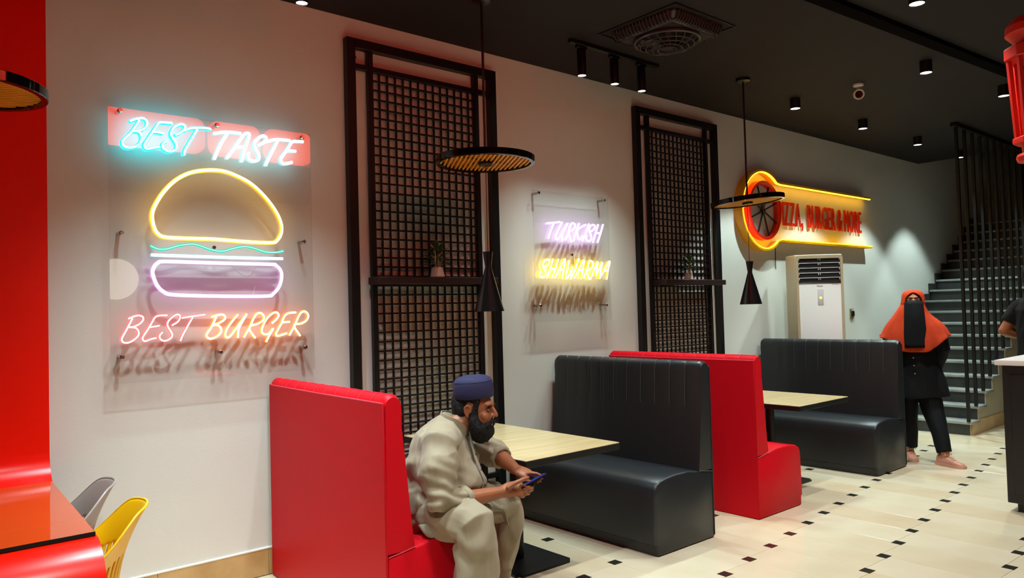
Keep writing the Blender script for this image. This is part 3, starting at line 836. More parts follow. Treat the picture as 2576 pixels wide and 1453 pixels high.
def acrylic(t, w, h, y):
    bm = BM(); box(bm, -w / 2, w / 2, y, y + 0.005, -h / 2, h / 2)
    o = obj('acrylic_panel', bm, ['acrylic', 'acrylic_edge'], t, 20)
    for p in o.data.polygons:
        p.material_index = 0 if abs(p.normal.y) > 0.5 else 1
    return o

def standoff(t, x, z, y):
    bm = BM(); lathe(bm, [(0, y - 0.012), (0.009, y - 0.012), (0.0125, y - 0.008), (0.0125, y - 0.001), (0.010, y), (0.0095, -0.001), (0, -0.001)], 18, (x, 0, z), axis=(AX[0], AX[2], AX[1]))
    obj('standoff', bm, 'steel', t)

def wire(t, pts, r=0.0018, m='wire_white'):
    bm = BM(); tube(bm, catmull(pts, 6), r, 5); obj('wire', bm, m, t)

YB = -0.075
OX, OZ = 1.4775, 1.935
t = thing('neon_sign', 'large clear neon sign with burger outline reading BEST TASTE BEST BURGER', 'neon sign', (OX, 0, OZ))
acrylic(t, 1.137, 1.465, YB)
for x, z in [(0.967, 2.652), (1.474, 2.645), (1.992, 2.640), (0.967, 1.998), (1.990, 1.992), (0.963, 1.342), (1.474, 1.340), (1.988, 1.341)]:
    standoff(t, x - OX, z - OZ, YB)
yl = YB - 0.012
for key, col in (('bt1', 'cyan'), ('tt', 'ice'), ('bb', 'red'), ('bu', 'orange')):
    cj = {'cyan': (0.0052, 0.0085), 'ice': (0.0068, 0.0088), 'red': (0.0042, 0.0066), 'orange': (0.0056, 0.0078)}[col]
    for letter in NEON[key]:
        neon_part('neon_letter', letter, col, t, OX, yl, OZ, *cj)
neon_part('neon_bun', NEON['bun'], 'yellow', t, OX, yl, OZ, 0.0078, 0.0108, True)
neon_part('neon_lettuce', NEON['wave'], 'green', t, OX, yl, OZ, 0.0036, 0.0078)
neon_part('neon_cheese', NEON['bar'], 'blue', t, OX, yl, OZ, 0.0062, 0.0084)
neon_part('neon_patty', NEON['patty'], 'pink', t, OX, yl, OZ, 0.0074, 0.0098, True)
wire(t, [(0.13, yl, 0.48), (0.10, yl + 0.008, 0.45), (0.095, yl + 0.006, 0.425)])
wire(t, [(0.02, yl + 0.02, -0.01), (0.10, yl + 0.03, -0.09), (0.18, yl + 0.03, -0.10), (0.26, yl + 0.02, -0.02)], 0.0012)
wire(t, [(0.0, yl + 0.02, -0.02), (0.12, yl + 0.04, -0.14), (0.19, yl + 0.04, -0.15), (0.25, yl + 0.02, -0.03)], 0.0012)
wire(t, [(0.20, yl, -0.22), (0.19, yl, -0.25), (0.185, yl, -0.28)], 0.0014)
bm = BM(); lathe(bm, [(0, YB - 0.004), (0.010, YB - 0.004), (0.010, YB + 0.012), (0, YB + 0.012)], 14, (-0.03, 0, 0.003), axis=(AX[0], AX[2], AX[1])); obj('cable_gland', bm, 'steel', t)

OX2, OZ2 = 4.338, 1.955
t = thing('neon_sign', 'smaller clear neon sign reading TURKISH in lilac and SHAWARMA in yellow', 'neon sign', (OX2, 0, OZ2))
acrylic(t, 0.868, 1.04, YB)
for x, z in [(3.965, 2.455), (4.722, 2.452), (3.95, 1.565), (4.712, 1.558)]:
    standoff(t, x - OX2, z - OZ2, YB)
for letter in NEON['tu']:
    neon_part('neon_letter', letter, 'violet', t, OX2, yl, OZ2, 0.0062, 0.0082)
for letter in NEON['sh']:
    neon_part('neon_letter', letter, 'lemon', t, OX2, yl, OZ2, 0.0074, 0.0094)
bm = BM(); lathe(bm, [(0, YB - 0.006), (0.011, YB - 0.006), (0.011, YB + 0.012), (0, YB + 0.012)], 14, (-0.02, 0, 0.02), axis=(AX[0], AX[2], AX[1])); obj('cable_gland', bm, 'steel', t)
wire(t, [(-0.02, yl, 0.02), (-0.01, yl + 0.01, -0.03), (0.0, yl + 0.01, -0.06)], 0.0016, 'black_metal')

# ------------------------------------------------------------------ yellow pizza sign
PX, PZ = 7.205, 2.53
t = thing('pizza_sign', 'yellow pizza cutter shaped wall sign reading PIZZA, BURGER & MORE', 'sign', (PX, 0, PZ))
XR = 9.712 - PX
ZH = 0.325
rO = 0.432
a0 = math.degrees(math.asin(ZH / rO))
outl = [Vector((XR, 0, ZH))] + [Vector((XR + (rO * math.cos(R(a0)) + 0.05 - XR) * k / 8, 0, ZH)) for k in range(1, 9)]
outl += [Vector((rO * math.cos(R(a)), 0, rO * math.sin(R(a)))) for a in [a0 + 2 + (356 - 2 * a0) * k / 48 for k in range(49)]]
outl += [Vector((rO * math.cos(R(a0)) + 0.05 + (XR - rO * math.cos(R(a0)) - 0.05) * k / 8, 0, -ZH)) for k in range(9)]
def band(bm, pl, ya, yb, th, inset=0.0):
    n = len(pl)
    rs = []
    for i, p in enumerate(pl):
        tg = (pl[min(i + 1, n - 1)] - pl[max(i - 1, 0)]).normalized()
        nr = Vector((tg.z, 0, -tg.x))          # outward
        q = p - nr * inset
        rs.append([q + Vector((0, ya, 0)), q + Vector((0, yb, 0)), q - nr * th + Vector((0, yb, 0)), q - nr * th + Vector((0, ya, 0))])
    loft(bm, rs)
bm = BM(); band(bm, outl, -0.006, -0.105, 0.014, 0.0); obj('channel_band', bm, 'sign_yellow', t, 35)
bm = BM(); band(bm, outl, -0.094, -0.106, 0.022, -0.004); obj('front_lip', bm, 'sign_yellow', t, 35)
bm = BM(); band(bm, outl, -0.082, -0.1045, 0.009, 0.0185); obj('led_strip', bm, 'strip_yellow', t, 35)
# red wheel with black spokes
wc = Vector((0.055, 0, 0.005))
bm = BM()
prof = [(0.285, -0.012), (0.285, -0.075), (0.29, -0.08), (0.318, -0.08), (0.322, -0.075), (0.322, -0.012)]
loft(bm, [[wc + Vector((r_ * math.cos(2 * math.pi * i / 56), y_, r_ * math.sin(2 * math.pi * i / 56))) for r_, y_ in prof] for i in range(56)], wrap=True, cap=False)
obj('wheel_rim', bm, 'sign_red', t, 35)
for k in range(8):
    a = R(k * 45 + 20)
    d_ = Vector((math.cos(a), 0, math.sin(a)))
    bm = BM(); tube(bm, [wc + d_ * 0.015 + Vector((0, -0.05, 0)), wc + d_ * 0.292 + Vector((0, -0.05, 0))], 0.0095, 8); obj('spoke', bm, 'black_satin', t)
bm = BM(); lathe(bm, [(0, -0.066), (0.02, -0.066), (0.026, -0.06), (0.026, -0.03), (0, -0.03)], 18, wc, axis=(AX[0], AX[2], AX[1])); obj('hub', bm, 'black_satin', t)
bm = BM(); lathe(bm, [(0, -0.072), (0.009, -0.071), (0.009, -0.064), (0, -0.064)], 14, wc, axis=(AX[0], AX[2], AX[1])); obj('hub_cap', bm, 'steel', t)
# raised red lettering
XL0, XL1, ZL0, ZL1 = 7.615 - PX, 9.60 - PX, 2.402 - PZ, 2.668 - PZ
full = 'PIZZA, BURGER & MORE'
def extent(me):
    xs = [v.co.x for v in me.vertices]; ys_ = [v.co.y for v in me.vertices]
    return min(xs), max(xs), min(ys_), max(ys_)
words = [('PIZZA,', 0.0, 0.262), ('BURGER', 0.322, 0.655), ('&', 0.682, 0.745), ('MORE', 0.775, 1.0)]
cap_me = text_mesh('H', 1.0, 0.0); cy0, cy1 = extent(cap_me)[2:]
for wd, f0, f1 in words:
    adv = []
    for ch in wd:
        me = text_mesh(ch, 1.0, 0.012, 0.0)
        adv.append((ch, me, extent(me)))
    gap = 0.16
    tot = sum(e[1] - e[0] for _, _, e in adv) + gap * (len(adv) - 1)
    kx = (f1 - f0) * (XL1 - XL0) / tot
    kz = (ZL1 - ZL0) / (cy1 - cy0)
    cur = XL0 + f0 * (XL1 - XL0)
    for ch, me, e in adv:
        for v in me.vertices:
            v.co = Vector((cur + (v.co.x - e[0]) * kx, -0.022 - v.co.z * 0.7, ZL0 + (v.co.y - cy0) * kz))
        cur += (e[1] - e[0] + gap) * kx
        me.polygons.foreach_set('use_smooth', [False] * len(me.polygons))
        link_mesh('sign_letter', me, t, ['letter_red'])
for x, z in [(0.34, 0.35), (1.4, 0.325), (2.3, 0.325), (0.36, -0.345), (1.4, -0.325), (2.3, -0.33)]:
    bm = BM(); tube(bm, [(x, -0.001, z - math.copysign(0.01, z)), (x, -0.06, z - math.copysign(0.01, z))], 0.006, 6); obj('mount_pin', bm, 'black_metal', t)
bm = BM(); tube(bm, catmull([(0.33, -0.02, -0.33), (0.335, -0.012, -0.45), (0.335, -0.01, -0.62)], 5), 0.004, 6); obj('power_cable', bm, 'black_metal', t)

# ------------------------------------------------------------------ floor standing air conditioner
t = thing('air_conditioner', 'tall white floor standing air conditioner under the pizza sign', 'air conditioner', (7.62, -0.405, 0), R(-40))
W2, DEP, ZT, ZB_ = 0.252, 0.27, 2.035, 0.0
bm = BM(); box(bm, -W2, W2, -DEP / 2, DEP / 2, 0.1, ZT, 0.012, 3); obj('cabinet', bm, 'ac_side', t)
bm = BM(); box(bm, -W2 - 0.01, W2 + 0.01, -DEP / 2 - 0.01, DEP / 2, 0, 0.1, 0.006, 2); obj('plinth', bm, 'ac_frame', t)
yf = -DEP / 2
bm = BM()
def rrect(x0, x1, z0, z1, r_, y, n=5):
    pts = []
    for (cx, cz, s0) in ((x1 - r_, z1 - r_, 0), (x0 + r_, z1 - r_, 90), (x0 + r_, z0 + r_, 180), (x1 - r_, z0 + r_, 270)):
        for k in range(n + 1):
            a = R(s0 + 90 * k / n)
            pts.append(Vector((cx + r_ * math.cos(a), y, cz + r_ * math.sin(a))))
    return pts
loft(bm, [rrect(-W2 + 0.004, W2 - 0.004, 0.11, ZT - 0.01, 0.03, yf + 0.004), rrect(-W2 + 0.004, W2 - 0.004, 0.11, ZT - 0.01, 0.03, yf - 0.016),
          rrect(-W2 + 0.03, W2 - 0.03, 0.135, ZT - 0.042, 0.02, yf - 0.016), rrect(-W2 + 0.03, W2 - 0.03, 0.135, ZT - 0.042, 0.02, yf + 0.004)], wrap=True, cap=False)
obj('front_frame', bm, 'ac_frame', t, 35)
zg = 1.735
bm = BM(); box(bm, -W2 + 0.028, W2 - 0.028, yf - 0.010, yf + 0.002, 0.13, zg, 0.003, 2); obj('front_panel', bm, 'ac_white', t)
bm = BM(); box(bm, -W2 + 0.028, W2 - 0.028, yf - 0.003, yf + 0.002, zg, ZT - 0.04); obj('outlet_recess', bm, 'ac_dark', t)
bm = BM(); box(bm, -W2 + 0.03, W2 - 0.03, yf - 0.014, yf + 0.0, zg - 0.008, zg + 0.006, 0.003, 2); obj('chrome_strip', bm, 'steel', t)
for k in range(5):
    z = zg + 0.05 + k * 0.052
    bm = BM(); box(bm, -W2 + 0.032, W2 - 0.032, yf - 0.014, yf - 0.004, z, z + 0.007, 0.002, 1)
    for xx in (-W2 + 0.036, -0.012, 0.008, W2 - 0.042):
        box(bm, xx, xx + 0.006, yf - 0.012, yf - 0.004, z - 0.018, z + 0.003)
    obj('louver', bm, 'ac_slat', t)
bm = BM(); box(bm, -0.027, 0.033, yf - 0.0125, yf - 0.008, 1.50, 1.665, 0.004, 2); obj('display_panel', bm, 'ac_slat', t)
bm = BM(); lathe(bm, [(0, yf - 0.0135), (0.014, yf - 0.0135), (0.014, yf - 0.012), (0, yf - 0.012)], 18, (0.003, 0, 1.578), axis=(AX[0], AX[2], AX[1])); obj('display_light', bm, 'ac_led', t)
for body, sz, px, pz in (('Haier', 0.03, 0.0, 1.692), ('DC Inverter', 0.016, 0.165, 1.712)):
    me = text_mesh(body, sz, 0.0004)
    e = extent(me)
    for v in me.vertices:
        v.co = Vector((px + v.co.x - (e[0] + e[1]) / 2, yf - 0.0108 - v.co.z, pz + v.co.y))
    link_mesh('printed_word', me, t, ['ac_dark'])
bm = BM(); tube(bm, catmull([(-0.10, 0.14, 1.2), (-0.2, 0.16, 0.9), (-0.21, 0.17, 0.4), (-0.2, 0.15, 0.02)], 6), 0.012, 8); obj('drain_hose', bm, 'white_plastic', t)

t = thing('wall_socket', 'small brass coloured socket on the grey wall between air conditioner and woman', 'socket', (9.287, 0, 1.378))
bm = BM(); box(bm, -0.045, 0.045, -0.012, 0.001, -0.062, 0.062, 0.004, 2); obj('plate', bm, 'brass', t)
bm = BM(); box(bm, -0.025, 0.03, -0.03, -0.01, -0.035, 0.03, 0.004, 2); obj('plug', bm, 'black_satin', t)
bm = BM(); box(bm, -0.02, 0.02, -0.018, -0.01, 0.036, 0.052, 0.002, 1); obj('switch', bm, 'white_plastic', t)

# ------------------------------------------------------------------ pendants
def make_pendant(label, x, y, slat_dir, tilt, zc=2.475):
    t = thing('pendant_lamp', label, 'pendant lamp', (x, y, 0), 0, 'disc pendants over the tables')
    bm = BM(); lathe(bm, [(0, HC), (0.06, HC), (0.06, HC - 0.022), (0.05, HC - 0.028), (0, HC - 0.028)], 24); obj('ceiling_rose', bm, 'black_satin', t)
    bm = BM(); lathe(bm, [(0.008, HC - 0.02), (0.008, zc)], 10); obj('rod', bm, 'black_satin', t)
    M = Matrix.Translation((0, 0, zc)) @ Matrix.Rotation(tilt[0], 4, Vector((0.645, 0.764, 0))) @ Matrix.Rotation(tilt[1], 4, Vector((0.764, -0.645, 0)))
    rO, rI, h = 0.312, 0.287, 0.021
    def putm(name, bm, m, ang_=35):
        for v in bm.verts: v.co = M @ v.co
        return obj(name, bm, m, t, ang_)
    bm = BM()
    prof = [(rI, -h), (rO - 0.003, -h), (rO, -h + 0.003), (rO, h - 0.003), (rO - 0.003, h), (rI, h)]
    loft(bm, [[Vector((r_ * math.cos(2 * math.pi * i / 72), r_ * math.sin(2 * math.pi * i / 72), z_)) for r_, z_ in prof] for i in range(72)], wrap=True, cap=False)
    rim = putm('rim', bm, 'gloss_black')
    d_ = Vector((slat_dir[0], slat_dir[1], 0)).normalized(); n_ = Vector((-d_.y, d_.x, 0))
    NS = 21
    for k in range(NS):
        o_ = -rI + 2 * rI * (k + 0.5) / NS
        L = math.sqrt(max(0, rI * rI - o_ * o_)) * 0.998
        if L < 0.03: continue
        bm = BM()
        w = 0.0058; hh = 0.010
        rs = []
        for sgn in (-1, 1):
            c_ = d_ * (L * sgn) + n_ * o_
            rs.append([c_ + n_ * w + Vector((0, 0, -hh)), c_ - n_ * w + Vector((0, 0, -hh)), c_ - n_ * w + Vector((0, 0, hh)), c_ + n_ * w + Vector((0, 0, hh))])
        loft(bm, rs); putm('slat', bm, 'amber_slat')
    bm = BM(); box(bm, -0.008, 0.008, -rI, rI, -0.002, 0.016); box(bm, -rI, rI, -0.008, 0.008, -0.002, 0.016); putm('cross_bar', bm, 'black_satin')
    bm = BM(); lathe(bm, [(0, -0.03), (0.042, -0.03), (0.046, -0.026), (0.046, -0.012), (0.03, 0.0), (0.03, 0.03), (0, 0.03)], 24); putm('hub', bm, 'black_satin')
    bm = BM(); lathe(bm, [(0.0022, zc - 0.02), (0.0022, 1.9)], 8); obj('cord', bm, 'black_satin', t)
    bm = BM()
    pr = [(0.0315, 1.903), (0.0300, 1.903), (0.017, 1.812), (0.0165, 1.806), (0.091, 1.532), (0.0935, 1.530), (0.0935, 1.534), (0.0195, 1.806), (0.0195, 1.813)]
    loft(bm, [[Vector((r_ * math.cos(2 * math.pi * i / 40), r_ * math.sin(2 * math.pi * i / 40), z_)) for r_, z_ in pr] for i in range(40)], wrap=True, cap=False)
    obj('shade', bm, 'black_satin', t, 30)
    bm = BM(); lathe(bm, [(0, 1.898), (0.03, 1.898), (0.0295, 1.893), (0, 1.893)], 24); obj('shade_cap', bm, 'black_satin', t)
    return t
make_pendant('black hourglass pendant under an amber slatted disc, above the table with the man', 2.893, -0.765, (0.49, 0.87), (R(0.5), 0))
make_pendant('black hourglass pendant under an amber slatted disc, in front of the pizza sign', 5.765, -0.80, (0.80, -0.55), (R(-5.0), 0), 2.43)
make_pendant('amber slatted disc pendant hanging in front of the red panel', 0.225, -0.77, (0.84, -0.52), (R(2), 0), 2.482)

# ------------------------------------------------------------------ ceiling fittings
def make_track(label, xa, xb, y, heads, power, color, ang_, bl_):
    t = thing('track_light', label, 'track light', ((xa + xb) / 2, y, HC), 0)
    c = (xa + xb) / 2
    bm = BM(); box(bm, xa - c, xb - c, -0.018, 0.018, -0.03, 0.0, 0.002, 1); obj('rail', bm, 'black_metal', t)
    for hx, aim in heads:
        bm = BM(); box(bm, hx - c - 0.05, hx - c + 0.05, -0.016, 0.016, -0.055, -0.03, 0.003, 1); h = obj('adapter', bm, 'black_metal', t)
        bm = BM(); lathe(bm, [(0, -0.055), (0.03, -0.055), (0.034, -0.06), (0.034, -0.255), (0.031, -0.255), (0.028, -0.235), (0, -0.235)], 24, (hx - c, 0, 0)); b_ = obj('lamp_head', bm, 'black_metal', t)
        bm = BM(); lathe(bm, [(0, -0.25), (0.0295, -0.25), (0.0295, -0.246), (0, -0.246)], 24, (hx - c, 0, 0)); obj('lens' + ('_offscreen' if hx < 1.6 else ''), bm, 'lamp_white', b_)
        spot('track_spot' + ('_offscreen' if hx < 1.6 else ''), (hx - c, 0, -0.262), power, color, ang_, bl_, t, (hx - c + aim[0], aim[1], -3.2), 0.028)
make_track('black ceiling track with three spots above the lilac neon sign', 3.835, 4.845, -0.60, [(3.955, (0, 0.1)), (4.314, (0, 0.1)), (4.633, (0, 0.1))], P_TRACK2, COOL, 84, 0.95)
make_track('black ceiling track with three spots above the burger neon sign', 0.95, 1.93, -0.60, [(1.08, (0.1, 0)), (1.42, (0, 0)), (1.765, (0, 0))], P_TRACK, WARM, 66, 1.0)

def make_down(label, x, y, power, color, angle, blend, group, m='lamp_cool', off=False):
    sfx = '_offscreen' if off else ''
    t = thing('ceiling_downlight' + sfx, label, 'downlight', (x, y, HC), 0, group)
    bm = BM(); lathe(bm, [(0, 0), (0.048, 0), (0.048, -0.098), (0.044, -0.1), (0.042, -0.085), (0, -0.085)], 28); obj('can', bm, 'black_metal', t)
    bm = BM(); lathe(bm, [(0, -0.096), (0.043, -0.096), (0.043, -0.09), (0, -0.09)], 28); obj('lens' + sfx, bm, m, t)
    spot('downlight_lamp' + sfx, (0, 0, -0.105), power, color, angle, blend, t, (0, 0, -4), 0.04)
for k, x in enumerate((6.748, 8.167, 9.608, 10.985)):
    make_down(['black can downlight beside the pizza sign pendant', 'black can downlight above the air conditioner', 'black can downlight above the foot of the stairs', 'black can downlight nearest the stairwell opening'][k],
              x, -0.742, P_DOWN, COOL, 84, 0.35, 'downlights along the booth wall')
# aisle row: three cans in view, the row goes on toward the viewer's side at the same spacing
for x, y, lb, off in ((6.616, -1.976, 'black can downlight over the aisle beside the white ring camera', False), (8.0, -2.128, 'black can downlight over the aisle beside the red lantern', False),
                      (5.022, -2.528, 'black can downlight over the aisle beyond the black batten', False),
                      (3.5, -2.55, 'black can downlight over the aisle in front of the man', True), (2.0, -2.55, 'black can downlight over the aisle in front of the red bench back', True),
                      (0.55, -2.55, 'black can downlight over the aisle in front of the red desk', True)):
    make_down(lb, x, y, P_AISLE, NEUT, 108, 0.6, 'downlights over the aisle', 'lamp_white', off)
# the pair whose light throws the burger sign's shadows down the wall
for x, lb in ((1.15, 'black can downlight in front of the burger sign, closer to the red desk'), (1.75, 'black can downlight in front of the burger sign, closer to the tall lattice')):
    make_down(lb, x, -1.1, P_WASH, WARM, 90, 1.0, 'downlights in front of the burger sign', 'lamp_white', True)

# ceiling cassette fan
FX, FY = 4.285, -1.13
t = thing('ceiling_fan', 'square dark ceiling cassette fan with round grille', 'ceiling fan', (FX, FY, HC))
bm = BM(); loft(bm, [[Vector((sx * a, sy * a, z)) for sx, sy in ((-1, -1), (1, -1), (1, 1), (-1, 1))] for a, z in ((0.345, 0), (0.345, -0.008), (0.335, -0.008), (0.335, 0))], wrap=True, cap=False); obj('trim_ring', bm, 'black_metal', t, 30)
bm = BM()
b2 = bmesh.new(); bmesh.ops.create_cube(b2, size=1)
for v in b2.verts:
    k = 0.60 if v.co.z > 0 else 0.50
    v.co = Vector((v.co.x * k, v.co.y * k, -0.035 + v.co.z * 0.07))
bmesh.ops.bevel(b2, geom=b2.edges[:], offset=0.018, segments=3, affect='EDGES')
merge(bm, b2); obj('body', bm, 'fan_body', t)
for q in range(4):
    Mq = Matrix.Rotation(q * math.pi / 2, 4, 'Z')
    for k in range(17):
        xx = -0.24 + 0.03 * k
        bm = BM(); box(bm, xx - 0.004, xx + 0.004, -0.305, -0.255, -0.062, -0.006, 0.001, 1)
        for v in bm.verts:
            v.co.y += (v.co.z + 0.006) * -0.55
            v.co = Mq @ v.co
        obj('side_louver', bm, 'fan_body', t)
for r_, z in ((0.225, -0.085), (0.19, -0.115), (0.15, -0.13), (0.105, -0.14), (0.065, -0.145)):
    bm = BM(); tube(bm, [(r_ * math.cos(2 * math.pi * i / 40), r_ * math.sin(2 * math.pi * i / 40), z) for i in range(40)], 0.0045 if r_ < 0.2 else 0.012, 6, closed=True); obj('grille_ring', bm, 'fan_body', t)
for k in range(20):
    a = 2 * math.pi * k / 20
    pl = [Vector((r_ * math.cos(a + tw), r_ * math.sin(a + tw), z)) for r_, z, tw in ((0.225, -0.085, 0), (0.19, -0.115, 0.06), (0.15, -0.13, 0.14), (0.105, -0.14, 0.25), (0.045, -0.146, 0.5))]
    bm = BM(); tube(bm, pl, 0.003, 5); obj('grille_rib', bm, 'fan_body', t)
bm = BM(); lathe(bm, [(0, -0.15), (0.03, -0.15), (0.046, -0.145), (0.046, -0.12), (0, -0.12)], 20); obj('hub', bm, 'fan_body', t)
for k in range(5):
    a = 2 * math.pi * k / 5
    M_ = Matrix.Rotation(a, 4, 'Z') @ Matrix.Translation((0.12, 0, -0.098)) @ Matrix.Rotation(R(22), 4, 'X')
    bm = BM(); box(bm, -0.08, 0.085, -0.035, 0.035, -0.0015, 0.0015)
    for v in bm.verts: v.co = M_ @ v.co
    obj('blade', bm, 'black_satin', t)

t = thing('ceiling_camera', 'small white ring shaped camera on the ceiling', 'camera', (6.80, -1.33, HC))
bm = BM(); lathe(bm, [(0, 0), (0.045, 0), (0.045, -0.015), (0.03, -0.025), (0, -0.025)], 24); obj('base', bm, 'white_plastic', t)
axn = Vector((-0.80, -0.52, -0.28)).normalized(); ux = Vector((0, 0, 1)).cross(axn).normalized(); uz = axn.cross(ux)
bm = BM(); lathe(bm, [(0, -0.05), (0.042, -0.05), (0.047, -0.02), (0.047, 0.03), (0.044, 0.036), (0.036, 0.036), (0.033, 0.02), (0, 0.02)], 28, (0.02, 0.01, -0.085), axis=(ux, uz, axn)); obj('head', bm, 'white_plastic', t)
bm = BM(); lathe(bm, [(0, 0.024), (0.031, 0.024), (0.031, 0.021), (0, 0.021)], 24, (0.02, 0.01, -0.085), axis=(ux, uz, axn)); obj('lens', bm, 'gloss_black', t)
bm = BM(); tube(bm, [(0, 0, -0.02), (0.03, 0.02, -0.06)], 0.012, 8); obj('arm', bm, 'white_plastic', t)

# red light box hanging above the aisle (seen only as a reflection in the burger sign) and globe lamp on the far wall
t = thing('ceiling_light_box_offscreen', 'red illuminated ribbon shaped light box hanging over the aisle', 'light box', (2.52, -3.2, 0))
bm = BM()
for x0, x1 in ((-1.02, -0.1), (-0.06, 0.45), (0.5, 1.02)):
    loft(bm, [rrect(x0, x1, 3.145, 3.49, 0.10, y_, 6) for y_ in (0.0, -0.05)])
obj('light_face_offscreen', bm, 'red_sign_face', t, 30)
bm = BM(); box(bm, -1.04, 1.04, -0.09, -0.05, 3.135, 3.495, 0.01, 2); obj('back_tray', bm, 'ribbon_red', t)
for xx in (-0.8, 0.8):
    bm = BM(); lathe(bm, [(0.006, 3.48), (0.006, HC)], 8, (xx, -0.07, 0)); obj('hanger', bm, 'black_metal', t)
t = thing('globe_lamp_offscreen', 'round glowing globe lamp on the wall across the room', 'lamp', (2.62, -8.2, 2.15))
bm = BM(); ell(bm, (0, 0.36, 0), AX, (0.3, 0.3, 0.3), 32, 20); obj('globe_offscreen', bm, 'globe_glow', t)
bm = BM(); lathe(bm, [(0, 0), (0.09, 0), (0.07, 0.06), (0.04, 0.12), (0, 0.12)], 20, axis=(AX[0], AX[2], AX[1])); obj('wall_plate', bm, 'black_satin', t)
# ------------------------------------------------------------------ staircase
SX0, RISE, GOING, SW = 9.27, 0.1515, 0.2455, 1.30
NST = 18
t = thing('staircase', 'dark staircase with pale tread edges rising along the wall', 'staircase', (SX0, 0, 0))
for k in range(NST):
    x0 = k * GOING
    z = (k + 1) * RISE
    bm = BM(); box(bm, x0, x0 + GOING + 0.02, -SW + 0.01, -0.02, max(0, z - 2 * RISE), z - 0.028); obj('riser_block', bm, 'stair_dark', t)
    bm = BM(); box(bm, x0 - 0.022, x0 + GOING, -SW - 0.02, -0.018, z - 0.03, z, 0.004, 2); obj('tread', bm, 'stair_tread', t)
    bm = BM(); box(bm, x0, x0 + GOING, -0.02, -0.001, max(0, z - RISE), z + 0.095); box(bm, x0 - 0.02, x0 + 0.001, -0.02, -0.001, max(0, z - RISE), z + 0.095); obj('step_skirting', bm, 'stair_dark', t)
    bm = BM(); box(bm, x0 + 0.005, x0 + GOING + 0.005, -SW, -SW + 0.04, 0.0, z - 0.028); obj('side_panel', bm, 'stair_side', t)
for k in range(6):
    bm = BM(); box(bm, 0.02 + k * 0.6, 0.618 + k * 0.6, -SW - 0.014, -SW, 0, 0.152, 0.001, 1); obj('skirting_tile', bm, 'skirting', t)

t = thing('baluster_screen', 'row of tall black rods from stair treads to ceiling', 'railing', (SX0, -SW + 0.01, 0))
for k in range(15):
    xx = -0.045 + k * GOING + 0.02
    z = (k + 1) * RISE
    bm = BM(); box(bm, xx - 0.016, xx + 0.016, -0.016, 0.016, z, HC - 0.04, 0.002, 1); obj('rod', bm, 'black_metal', t)
bm = BM(); box(bm, -0.1, 15 * GOING, -0.03, 0.03, HC - 0.045, HC, 0.002, 1); obj('top_rail', bm, 'black_metal', t)

# ------------------------------------------------------------------ service counter on the right
t = thing('service_counter', 'black service counter with white top at the edge of the aisle', 'counter', (6.15, -2.565, 0))
bm = BM(); box(bm, 0, 0.8, -1.9, 0, 0.065, 1.05, 0.004, 1); obj('body', bm, 'counter_black', t)
for k in range(3):
    y1 = -0.05 - k * 0.6
    bm = BM(); box(bm, -0.012, 0.002, y1 - 0.54, y1, 0.13, 0.98, 0.004, 1); obj('front_panel', bm, 'counter_black', t)
bm = BM(); box(bm, -0.035, 0.84, -1.95, 0.035, 1.045, 1.082, 0.004, 2); obj('counter_top', bm, 'counter_top', t)
for xx in (0.06, 0.72):
    for yy in (-0.07, -1.8):
        bm = BM(); box(bm, xx - 0.02, xx + 0.02, yy - 0.02, yy + 0.02, 0, 0.07, 0.002, 1); obj('foot', bm, 'counter_black', t)
bm = BM(); lathe(bm, [(0, -0.016), (0.1, -0.016), (0.1, -0.010), (0, -0.010)], 28, (0, -0.27, 0.47), axis=(-AX[1], AX[2], AX[0])); obj('round_badge', bm, 'lantern_red', t)

# ------------------------------------------------------------------ red lantern
LX, LY = 4.976, -3.165
t = thing('hanging_lantern', 'red wooden lantern with turned top and open posts hanging from the ceiling', 'lantern', (LX, LY, 0))
bm = BM(); lathe(bm, [(0.0, HC), (0.02, HC), (0.02, 3.15), (0.05, 3.13), (0.12, 3.10), (0.148, 3.06), (0.15, 3.02), (0.12, 2.985), (0.105, 2.96), (0.12, 2.945), (0, 2.945)], 28); obj('turned_top', bm, 'lantern_red', t, 30)
def octo(r_, z): return [Vector((r_ * math.cos(R(22.5 + 45 * i)), r_ * math.sin(R(22.5 + 45 * i)), z)) for i in range(8)]
for nm, rr, z0_, z1_ in (('upper_plate', 0.158, 2.875, 2.945), ('lower_plate', 0.135, 2.395, 2.43)):
    bm = BM(); loft(bm, [octo(rr * 0.97, z0_), octo(rr, z0_ + 0.006), octo(rr, z1_ - 0.006), octo(rr * 0.97, z1_)]); obj(nm, bm, 'lantern_red', t, 30)
for k in range(8):
    a = R(22.5 + 45 * k)
    bm = BM(); tube(bm, [(0.135 * math.cos(a), 0.135 * math.sin(a), 2.88), (0.11 * math.cos(a), 0.11 * math.sin(a), 2.42)], 0.016, 6); obj('post', bm, 'lantern_red', t)
bm = BM(); lathe(bm, [(0, 2.40), (0.095, 2.40), (0.09, 2.345), (0.115, 2.335), (0.122, 2.32), (0.115, 2.295), (0.0, 2.29)], 28); obj('base', bm, 'lantern_red', t, 30)
bm = BM(); lathe(bm, [(0, 2.43), (0.05, 2.43), (0.075, 2.55), (0.06, 2.7), (0.03, 2.8), (0.03, 2.875), (0, 2.875)], 24); obj('inner_chimney', bm, 'lantern_red', t, 30)

# ------------------------------------------------------------------ person seated with a phone
V = Vector
def mesh_child(name, me, m, parent):
    return link_mesh(name, me, parent, [m])

